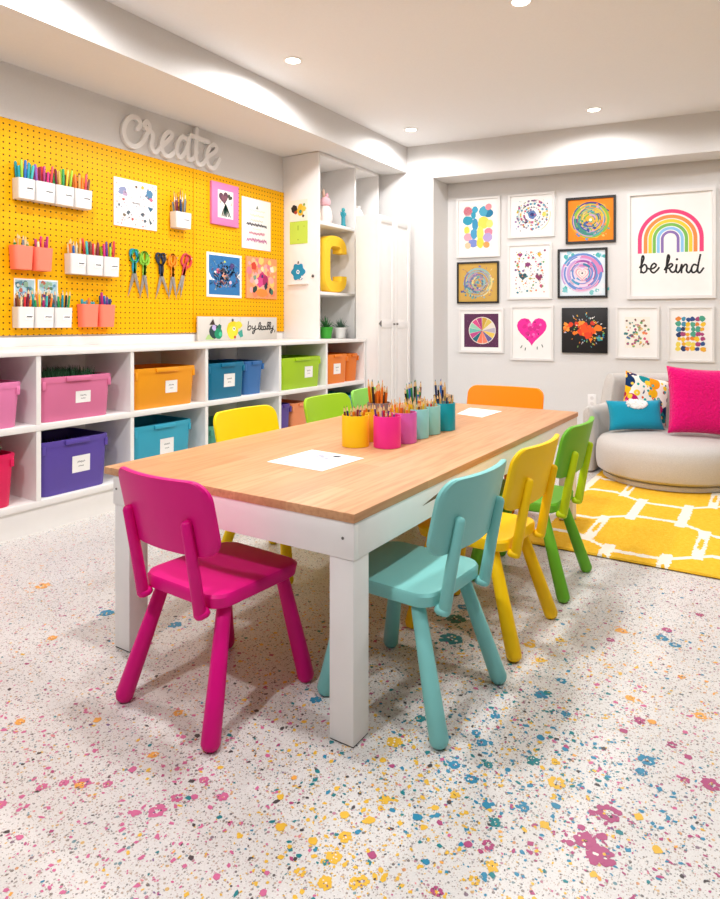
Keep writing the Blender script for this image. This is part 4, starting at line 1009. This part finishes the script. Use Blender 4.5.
# 10 rainbow
t = picture('framed_picture', 2.222, 1.679, 0.682, 0.925, 0.026, '#E9E6E3', 'large white framed rainbow print with the words be kind', fd=0.03)
a = Art()
for i, (ro, wd, c) in enumerate(((0.254, 0.032, '#F2437A'), (0.207, 0.03, '#F9904A'), (0.17, 0.028, '#FFCF3E'), (0.137, 0.026, '#7CBB56'), (0.104, 0.024, '#8EC4EE'), (0.072, 0.022, '#8A70B0'))):
    zc = 0.048 - 0.0 * i
    ht = (0.375 - i * 0.05) if i < 1 else None
    a.arc(0, zc, ro - wd, wd, 0, PI, c, 3, 40)
    a.rect(-ro, -ro + wd, -0.068, zc, c, 3); a.rect(ro - wd, ro, -0.068, zc, c, 3)
BK = {'b': [(-0.238,-0.19),(-0.221,-0.156),(-0.206,-0.111),(-0.212,-0.088),(-0.222,-0.112),(-0.229,-0.234)], 'b2': [(-0.228,-0.193),(-0.203,-0.164),(-0.184,-0.18),(-0.185,-0.217),(-0.208,-0.235),(-0.227,-0.222)], 'e': [(-0.183,-0.192),(-0.156,-0.204),(-0.123,-0.194),(-0.109,-0.172),(-0.125,-0.157),(-0.146,-0.179),(-0.15,-0.218),(-0.127,-0.237),(-0.098,-0.212),(-0.086,-0.193)],
 'k': [(-0.043,-0.215),(-0.02,-0.164),(-0.006,-0.11),(-0.015,-0.089),(-0.024,-0.13),(-0.031,-0.24)], 'k2': [(-0.028,-0.195),(0.003,-0.165),(0.018,-0.176),(0.0,-0.198),(-0.022,-0.202)], 'k3': [(-0.008,-0.2),(0.008,-0.232),(0.029,-0.235),(0.045,-0.211),(0.05,-0.173),(0.044,-0.22),(0.059,-0.241),(0.077,-0.217),(0.089,-0.175),(0.086,-0.244)],
 'n': [(0.088,-0.21),(0.114,-0.175),(0.129,-0.187),(0.125,-0.227),(0.143,-0.244),(0.162,-0.215)], 'd': [(0.204,-0.185),(0.179,-0.178),(0.162,-0.211),(0.171,-0.244),(0.199,-0.232),(0.21,-0.195)], 'd2': [(0.229,-0.095),(0.214,-0.173),(0.208,-0.228),(0.224,-0.248),(0.252,-0.209)]}
for v in BK.values(): a.stroke(v, 0.0145, '#2F2E30', 6)
a.disc(0.052, -0.128, 0.01, '#2F2E30', 6)
art_to(t, a)
# 11 and 12
t = picture('framed_picture', 1.964, 0.926, 0.35, 0.458, 0.018, '#E9E6E3', 'white framed pale collage of small coloured marks')
a = Art(); a.rect(-0.1, 0.1, -0.135, 0.135, '#F6F1E6', 1)
for i in range(9): a.disc(-0.055 + ru.gauss(0, .02), -0.02 + ru.gauss(0, .018), 0.012, ru.choice(('#4F6A9A', '#B0507A', '#3F7F80')), wob=0.5, rnd=ru, n=8)
for i in range(7): a.disc(0.05 + ru.gauss(0, .02), -0.03 + ru.gauss(0, .03), 0.012, ru.choice(('#F2B04A', '#E8805A', '#6FA86A', '#D9557A')), wob=0.5, rnd=ru, n=8)
for i in range(60): a.disc(ru.uniform(-.09, .09), ru.uniform(-.125, .125), 0.005 + 0.007 * ru.random(), ru.choice(('#C9A07A', '#6FA86A', '#B0507A', '#E8C86A', '#7A5A50', '#4F8A80')), n=7)
art_to(t, a)
t = picture('framed_picture', 2.377, 0.914, 0.354, 0.472, 0.018, '#E9E6E3', 'white framed grid of blue, yellow and pink blobs')
a = Art()
for i in range(6):
    for j in range(7):
        a.disc(-0.09 + 0.036 * i + ru.uniform(-.006, .006), -0.125 + 0.042 * j + ru.uniform(-.006, .006), 0.016 + 0.008 * ru.random(), ru.choice(('#F4C62E', '#2F4F8A', '#3F8FB0', '#F0B030', '#B0487A', '#4FA58A', '#E88A3A', '#2A3A6A', '#F2D95A')), wob=0.5, rnd=ru, n=9)
art_to(t, a)
# outlet
p = ALC + DX * 1.592
t = thing('wall_outlet', 'white electrical outlet on the back wall beside the round chair', 'outlet', (p.x, p.y, 0.313), AL)
bm = BM(); box(bm, -0.036, 0.036, -0.006, 0, -0.058, 0.058, 0.003); obj('cover_plate', bm, mat('#F7F5F4', 0.4), t)
for z in (-0.024, 0.024):
    bm = BM(); lathe(bm, [(0.016, 0), (0.016, 0.002)], 18); bm.transform(Matrix.Translation((0, -0.006, z)) @ Matrix.Rotation(R(90), 4, 'X')); 
    for s in (-0.006, 0.006): box(bm, s - 0.0015, s + 0.0015, -0.0088, -0.0078, z - 0.004, z + 0.006)
    obj('socket', bm, mat('#E6E2E0', 0.4), t)

# ------------------------------------------------------------------ rug, round chair, pillows
bm = BM(); loft(bm, [rr(2.4, 2.64, 0.02, 0.0), rr(2.42, 2.66, 0.02, 0.006), rr(2.41, 2.65, 0.02, 0.013)])
bmesh.ops.translate(bm, verts=bm.verts, vec=(0.735, 1.17, 0))
# object origin sits on the trellis lattice
tag(obj('area_rug', bm, rug_mat(), loc=(-0.485, 3.02, 0.0003)), 'yellow rug with a white trellis pattern under the round chair', 'rug')

SX, SY = -0.555, 4.52
FAB = mat('#C9C4BF', 0.95, 'fabric', 0.15)
t = thing('round_armchair', 'round light grey upholstered chair standing on the yellow rug', 'armchair', (SX, SY, 0.0137))
bm = BM(); lathe(bm, [(0.36, 0.0), (0.385, 0.004), (0.388, 0.03), (0.37, 0.038)], 56); obj('base', bm, FAB, t)
bm = BM(); prof = [(0.3, 0.042), (0.40, 0.044), (0.422, 0.06), (0.43, 0.1), (0.43, 0.17), (0.422, 0.215), (0.40, 0.245), (0.35, 0.265), (0.2, 0.278), (0.05, 0.282)]
lathe(bm, prof, 64); obj('seat', bm, FAB, t)
bm = BM(); loops = []
n = 120
for i in range(n + 1):
    th = R(188 - 206 * i / n)                 # from the left front round the back to the right
    deg = math.degrees(th)
    s = max(0, min(1, (math.sin(th) - 0.43) / 0.12)); s = s * s * (3 - 2 * s)
    h = 0.425 + 0.21 * s
    e = min(1, min(i, n - i) / 6.0); e = math.sqrt(max(0, 1 - (1 - e) ** 2)) * 0.85 + 0.15
    ri, ro = 0.434, 0.434 + 0.09
    rm = (ri + ro) / 2; hw = (ro - ri) / 2 * e
    sec = [(-hw * 0.9, 0.0), (-hw, 0.03)] + [(-hw * math.cos(PI * q / 10), h - 0.055 + 0.055 * math.sin(PI * q / 10)) for q in range(11)] + [(hw, 0.03), (hw * 0.9, 0.0)]
    loops.append([((rm + a) * math.cos(th), (rm + a) * math.sin(th), z) for a, z in sec])
loft(bm, loops); obj('backrest', bm, FAB, t)

def cushion(name, w, h, th, m, loc, rot, label, col2=None):
    bm = BM(); n = 22
    P = {}
    for s in (1, -1):
        for i in range(n + 1):
            for j in range(n + 1):
                u, v = 2 * i / n - 1, 2 * j / n - 1
                edge = i in (0, n) or j in (0, n)
                if edge and s == -1: P[(s, i, j)] = P[(1, i, j)]; continue
                pu = u * (1 - 0.07 * (1 - v * v)); pv = v * (1 - 0.07 * (1 - u * u))
                d = (max(0, (1 - u ** 4)) * max(0, (1 - v ** 4))) ** 0.55
                P[(s, i, j)] = bm.verts.new((pu * w / 2, -s * th / 2 * d, pv * h / 2))
        for i in range(n):
            for j in range(n):
                q = (P[(s, i, j)], P[(s, i + 1, j)], P[(s, i + 1, j + 1)], P[(s, i, j + 1)])
                bm.faces.new(q if s == 1 else q[::-1])
    o = obj(name, bm, m, smooth=80)
    o.location = loc; o.rotation_euler = rot
    return tag(o, label, 'pillow', 'pillows on the round chair')
cushion('throw_pillow', 0.44, 0.43, 0.15, mat('#DE0A70', 0.95, 'fleece', 0.1), (-0.352, 4.58, 0.511), (R(-13), R(3), R(24)), 'large hot pink fleece pillow on the round chair')
cushion('lumbar_pillow', 0.36, 0.2, 0.12, mat('#1796B4', 0.9, 'fabric', 0.15), (-0.755, 4.565, 0.395), (R(-16), R(-1), R(30)), 'small turquoise lumbar pillow with a white patch')
cushion('throw_pillow', 0.32, 0.32, 0.1, floral_mat(), (-0.72, 4.76, 0.49), (R(-16), R(14), R(32)), 'colourful floral pillow between the turquoise and pink pillows')
lp = bpy.data.objects['lumbar_pillow']
# pompom style white patch, sewn on the pillow top edge
bm = BM(); rq = random.Random(4)
for i in range(170):
    k = rq.uniform(0, 6.28); q = rq.random() ** 0.6; x = 0.065 * q * math.cos(k); z = 0.067 + 0.03 * q * math.sin(k)
    pu, pv = x / 0.18, z / 0.1
    y = -0.06 * (max(0, 1 - pu ** 4) * max(0, 1 - pv ** 4)) ** 0.55
    b2 = bmesh.ops.create_icosphere(bm, subdivisions=1, radius=0.0075 + 0.003 * rq.random())
    bmesh.ops.translate(bm, verts=b2['verts'], vec=(x, y - 0.001, z))
obj('patch', bm, mat('#F3F3F0', 0.95, 'fleece', 0.1), lp)['label'] = 'fluffy white patch'

# ------------------------------------------------------------------ the table
t = thing('play_table', 'long white kids table with an oak plank top', 'table', (-1.285, 2.289, 0))
WD = wood_mat()
hw, hl = 0.467, 1.037
bm = BM(); box(bm, -hw, hw, -hl, hl, 0.5325, 0.555, 0.0015); obj('tabletop', bm, WD, t)
bm = BM(); 
xl = -hw + 0.04
for a in ((xl, hw - 0.004, -hl + 0.004, -hl + 0.026), (xl, hw - 0.004, hl - 0.026, hl - 0.004), (xl, xl + 0.022, -hl + 0.0262, hl - 0.0262), (hw - 0.026, hw - 0.004, -hl + 0.0262, hl - 0.0262)):
    box(bm, *a, 0.4435, 0.5324, 0.001)
ap = obj('apron', bm, WHITE, t)
for sx in (-1, 1):
    for sy in (-1, 1):
        bm = BM(); cx, cy = (hw - 0.042 if sx > 0 else xl + 0.038), sy * (hl - 0.042)
        zb = 0.0145 if sx > 0 and sy > 0 else 0     # the far right foot rests on the rug
        box(bm, cx - 0.0345, cx + 0.0345, cy - 0.0345, cy + 0.0345, 0.003 + zb, 0.4432, 0.0015)
        box(bm, cx - 0.033, cx + 0.033, cy - 0.033, cy + 0.033, zb, zb + 0.004, 0, 1)
        obj('leg', bm, [WHITE, mat('#3A3634', 0.7)], t)
for x in (xl + 0.016, hw - 0.035):
    bm = BM(); tube(bm, [(x, -hl + 0.005, 0.492), (x, -hl + 0.0025, 0.492)], 0.0035, round_ends=False); s_ = obj('screw', bm, mat('#77736F', 0.3, 'metal'), ap)
# finger slot in the apron, a thin dark insert
bm = BM(); loft(bm, [[(hw - 0.0045, -0.68, 0.489), (hw - 0.0045, -0.56, 0.492), (hw - 0.0045, -0.56, 0.505), (hw - 0.0045, -0.62, 0.498)], [(hw - 0.0033, -0.68, 0.489), (hw - 0.0033, -0.56, 0.492), (hw - 0.0033, -0.56, 0.505), (hw - 0.0033, -0.62, 0.498)]])
obj('finger_slot', bm, mat('#6B5A44', 0.7), ap)['label'] = 'thin dark slot in the white apron'

# papers
def sheet(pts, label, marks):
    t = thing('paper_sheet', label, 'paper', (sum(p[0] for p in pts) / 4, sum(p[1] for p in pts) / 4, 0.5552), 0, 'papers on the table')
    cx, cy = t.location.x, t.location.y
    bm = BM(); q = [(x - cx, y - cy) for x, y in pts]
    loft(bm, [[(x, y, 0) for x, y in q], [(x, y, 0.0012) for x, y in q]]); obj('page', bm, PAPER, t, smooth=None)
    bm = BM()
    for x, y, r_, m_ in marks:
        vs = [bm.verts.new((x + r_ * math.cos(k * PI / 4) * (1 + 0.3 * (k % 2)), y + r_ * 0.9 * math.sin(k * PI / 4), 0.0015)) for k in range(8)]
        bm.faces.new(vs).material_index = m_
    obj('drawing', bm, [mat('#4A4A55', 0.8), mat('#A9ABBD', 0.8), mat('#8FA5C9', 0.8)], t, smooth=None)
sheet([(-1.366, 1.576), (-1.138, 1.564), (-1.131, 1.79), (-1.362, 1.812)], 'white drawing sheet near the front of the table', [(0.03, 0.075, 0.014, 0), (-0.02, 0.055, 0.015, 1), (0.02, 0.03, 0.01, 1), (0.0, 0.035, 0.008, 1), (-0.03, 0.04, 0.007, 1), (-0.06, -0.08, 0.009, 2)])
sheet([(-1.303, 2.923), (-1.154, 2.878), (-1.148, 3.13), (-1.338, 3.169)], 'white drawing sheet at the far end of the table', [(0.0, 0.0, 0.009, 1), (0.03, 0.04, 0.008, 1)])

# pencil cups on the table
CG = 'pencil cups on the table'
def cup(x, y, col, label, r=0.05, h=0.114, kind='', inner=None):
    t = thing('pencil_cup', label, 'cup', (x, y, 0.5552), 0, CG)
    bm = BM(); lathe(bm, [(r - 0.002, 0), (r, 0.002), (r, h - 0.002), (r - 0.001, h), (r - 0.003, h), (r - 0.0035, h - 0.003), (r - 0.0035, 0.004)], 36)
    obj('body', bm, mat(col, 0.35 if kind != 'clear' else 0.08, kind), t)
def pencils(x, y, n, cols, desc, kinds=('pencil',), l=0.16, hx=0.032, z=0.5602, lean=0.11, r=0.0042):
    fill(x, y, z, hx, hx, n, list(kinds), cols, l, r, desc, 'pencils in the %s' % desc, lean=lean)
MIX = ['orange', 'navy', 'yellow', 'brown', 'red', 'tan', 'purple', 'green']
cup(-1.275, 1.960, '#F9C812', 'yellow pencil cup nearest the drawing sheet'); pencils(-1.275, 1.96, 11, ['maroon', 'navy', 'orange', 'brown', 'black', 'orange', 'tan', 'purple'], 'yellow cup nearest the drawing sheet', l=0.142)
cup(-1.168, 2.006, '#EE2E8E', 'hot pink pencil cup at the front of the row'); pencils(-1.168, 2.006, 13, ['purple', 'orange', 'violet', 'orange', 'cream', 'red', 'yellow', 'orange', 'navy'], 'hot pink cup', l=0.142)
cup(-1.164, 2.121, '#D15FB0', 'orchid purple pencil cup between hot pink and pale aqua cups'); pencils(-1.164, 2.121, 13, ['yellow', 'orange', 'tan', 'green', 'yellow', 'orange', 'red'], 'orchid purple cup', l=0.15)
cup(-1.172, 2.238, '#8ED0D2', 'pale aqua pencil cup beside the orchid cup'); pencils(-1.172, 2.238, 12, ['yellow', 'orange', 'brown', 'tan', 'yellow', 'cream'], 'pale aqua cup beside the orchid cup', l=0.142)
cup(-1.173, 2.345, '#93CCC6', 'pale aqua pencil cup beside the dark teal cup'); pencils(-1.173, 2.345, 9, ['orange', 'yellow', 'red', 'tan'], 'pale aqua cup beside the teal cup', l=0.135)
cup(-1.16, 2.463, '#1596A6', 'dark teal pencil cup, last of the front row'); pencils(-1.16, 2.463, 9, ['yellow', 'navy', 'orange', 'tan', 'grey'], 'dark teal cup', l=0.15)
cup(-1.3, 2.075, '#E0B020', 'mustard yellow pencil cup behind the front yellow cup', r=0.047); pencils(-1.3, 2.075, 8, ['orange', 'tan', 'brown', 'yellow'], 'mustard yellow cup', hx=0.028, l=0.13)
cup(-1.335, 2.225, '#8A6F66', 'brown pencil cup standing behind the others', r=0.047, h=0.128); pencils(-1.335, 2.225, 15, ['orange', 'yellow', 'brown', 'orange', 'black', 'orange', 'green', 'tan', 'orange'], 'brown cup', hx=0.028, l=0.2, lean=0.1, r=0.005)
cup(-1.285, 2.445, '#DCE2E0', 'clear plastic cup of dark pencils behind the aqua cups', r=0.046, h=0.122, kind='clear'); pencils(-1.285, 2.445, 14, ['black', 'green', 'navy', 'maroon', 'blue', 'green', 'purple', 'red'], 'clear cup behind the aqua cups', l=0.185, lean=0.1, r=0.005, hx=0.03)
cup(-1.255, 2.66, '#DCE2E0', 'clear plastic cup of navy pencils behind the teal cup', r=0.043, h=0.122, kind='clear'); pencils(-1.255, 2.66, 7, ['navy', 'black', 'purple', 'blue', 'navy', 'orange', 'tan'], 'clear cup behind the teal cup', l=0.18, lean=0.05, r=0.005, hx=0.03)

# ------------------------------------------------------------------ kids chairs
def chair(x, y, rz, col, label, bw=0.36, post=None, sc_=1.0):
    """seat faces local +y, backrest at local -y"""
    t = thing('kids_chair', label, 'chair', (x, y, 0), rz, 'moulded kids chairs around the table')
    m = mat(col, 0.42, '', 0.22); mp = mat(post, 0.42, '', 0.22) if post else m
    bm = BM()
    loft(bm, [rr(0.285, 0.295, 0.045, 0.300, 7, 0, 0.018), rr(0.303, 0.313, 0.05, 0.306, 7, 0, 0.018), rr(0.306, 0.322, 0.05, 0.330, 7, 0, 0.021), rr(0.298, 0.308, 0.05, 0.3375, 7, 0, 0.018), rr(0.28, 0.29, 0.045, 0.339, 7, 0, 0.018), rr(0.16, 0.17, 0.03, 0.336, 7, 0, 0.018)])
    obj('seat', bm, m, t)
    for sx in (-1, 1):
        for (ty, fy, fx) in ((-0.085, -0.18, 0.172), (0.125, 0.182, 0.162)):
            bm = BM(); tube(bm, [(sx * fx, fy, 0.0), (sx * (fx * 0.6 + 0.12 * 0.4), fy * 0.6 + ty * 0.4, 0.12), (sx * 0.118, ty, 0.303)], [0.0235, 0.022, 0.0185], 18)
            obj('leg', bm, m, t)
        bm = BM()
        tube(bm, [(sx * 0.112, -0.157, 0.292), (sx * 0.113, -0.178, 0.41), (sx * 0.114, -0.203, 0.536)], [0.0165, 0.0155, 0.0145], 14, sq=0.85, side=(1, 0, 0))
        p = obj('back_post', bm, mp, t)
        bm = BM(); tube(bm, [(sx * 0.112, -0.132, 0.299), (sx * 0.112, -0.173, 0.296)], 0.0165, 14, sq=0.8); obj('peg', bm, mp, p)
    # backrest: curved board, its edges nearer the sitter
    bm = BM(); hh = 0.192; zc = 0.536; th = 0.017
    raw = rr(bw, hh, 0.05, 0, 8); out = []
    for i, p in enumerate(raw):
        q = raw[(i + 1) % len(raw)]; k = max(1, int(math.hypot(q[0] - p[0], q[1] - p[1]) / 0.015))
        out += [tuple(a + (b - a) * j / k for a, b in zip(p, q)) for j in range(k)]
    def P(u, v, s, inset=0.0):
        lean = -0.148 - 0.062 * ((zc + v - 0.36) / 0.27)
        return (u, lean + 0.035 * (u / (bw / 2)) ** 2 - 0.012 + s * th / 2, zc + v)
    loops = []
    for s, sc2 in [(-1, q) for q in (0.02, 0.15, 0.3, 0.45, 0.6, 0.75, 0.88, 0.975)]: loops.append([P(a * sc2, b * sc2, s) for a, b, _ in out])
    loops.append([P(a, b, -0.5) for a, b, _ in out]); loops.append([P(a, b, 0.5) for a, b, _ in out])
    for s, sc2 in [(1, q) for q in (0.975, 0.88, 0.75, 0.6, 0.45, 0.3, 0.15, 0.02)]: loops.append([P(a * sc2, b * sc2, s) for a, b, _ in out])
    loft(bm, loops); obj('backrest', bm, m, t)
    if sc_ != 1.0: t.scale = (sc_, sc_, sc_)
    return t
chair(-1.264, 1.258, R(-3), '#E00C80', 'magenta pink kids chair at the near end of the table', 0.355)
chair(-0.822, 1.553, R(86.5), '#84CAC6', 'aqua blue kids chair on the near right of the table', 0.37)
chair(-0.808, 2.02, R(88), '#FBCB0E', 'yellow kids chair on the right between aqua and green chairs', 0.4)
chair(-0.80, 2.50, R(90), '#6DB52F', 'leaf green kids chair with lime posts beside the yellow rug', 0.4, '#C4DA18')
chair(-1.735, 2.075, R(-90), '#FBDD0A', 'yellow kids chair on the storage side of the table', 0.39)
chair(-1.735, 2.685, R(-90), '#A5D22A', 'lime green kids chair on the storage side of the table', 0.4)
chair(-1.74, 3.085, R(-90), '#8CD05A', 'pale green kids chair on the storage side, mostly behind pencil cups', 0.34)
chair(-1.31, 3.44, R(180), '#FF8C0A', 'orange kids chair at the far end of the table', 0.46)
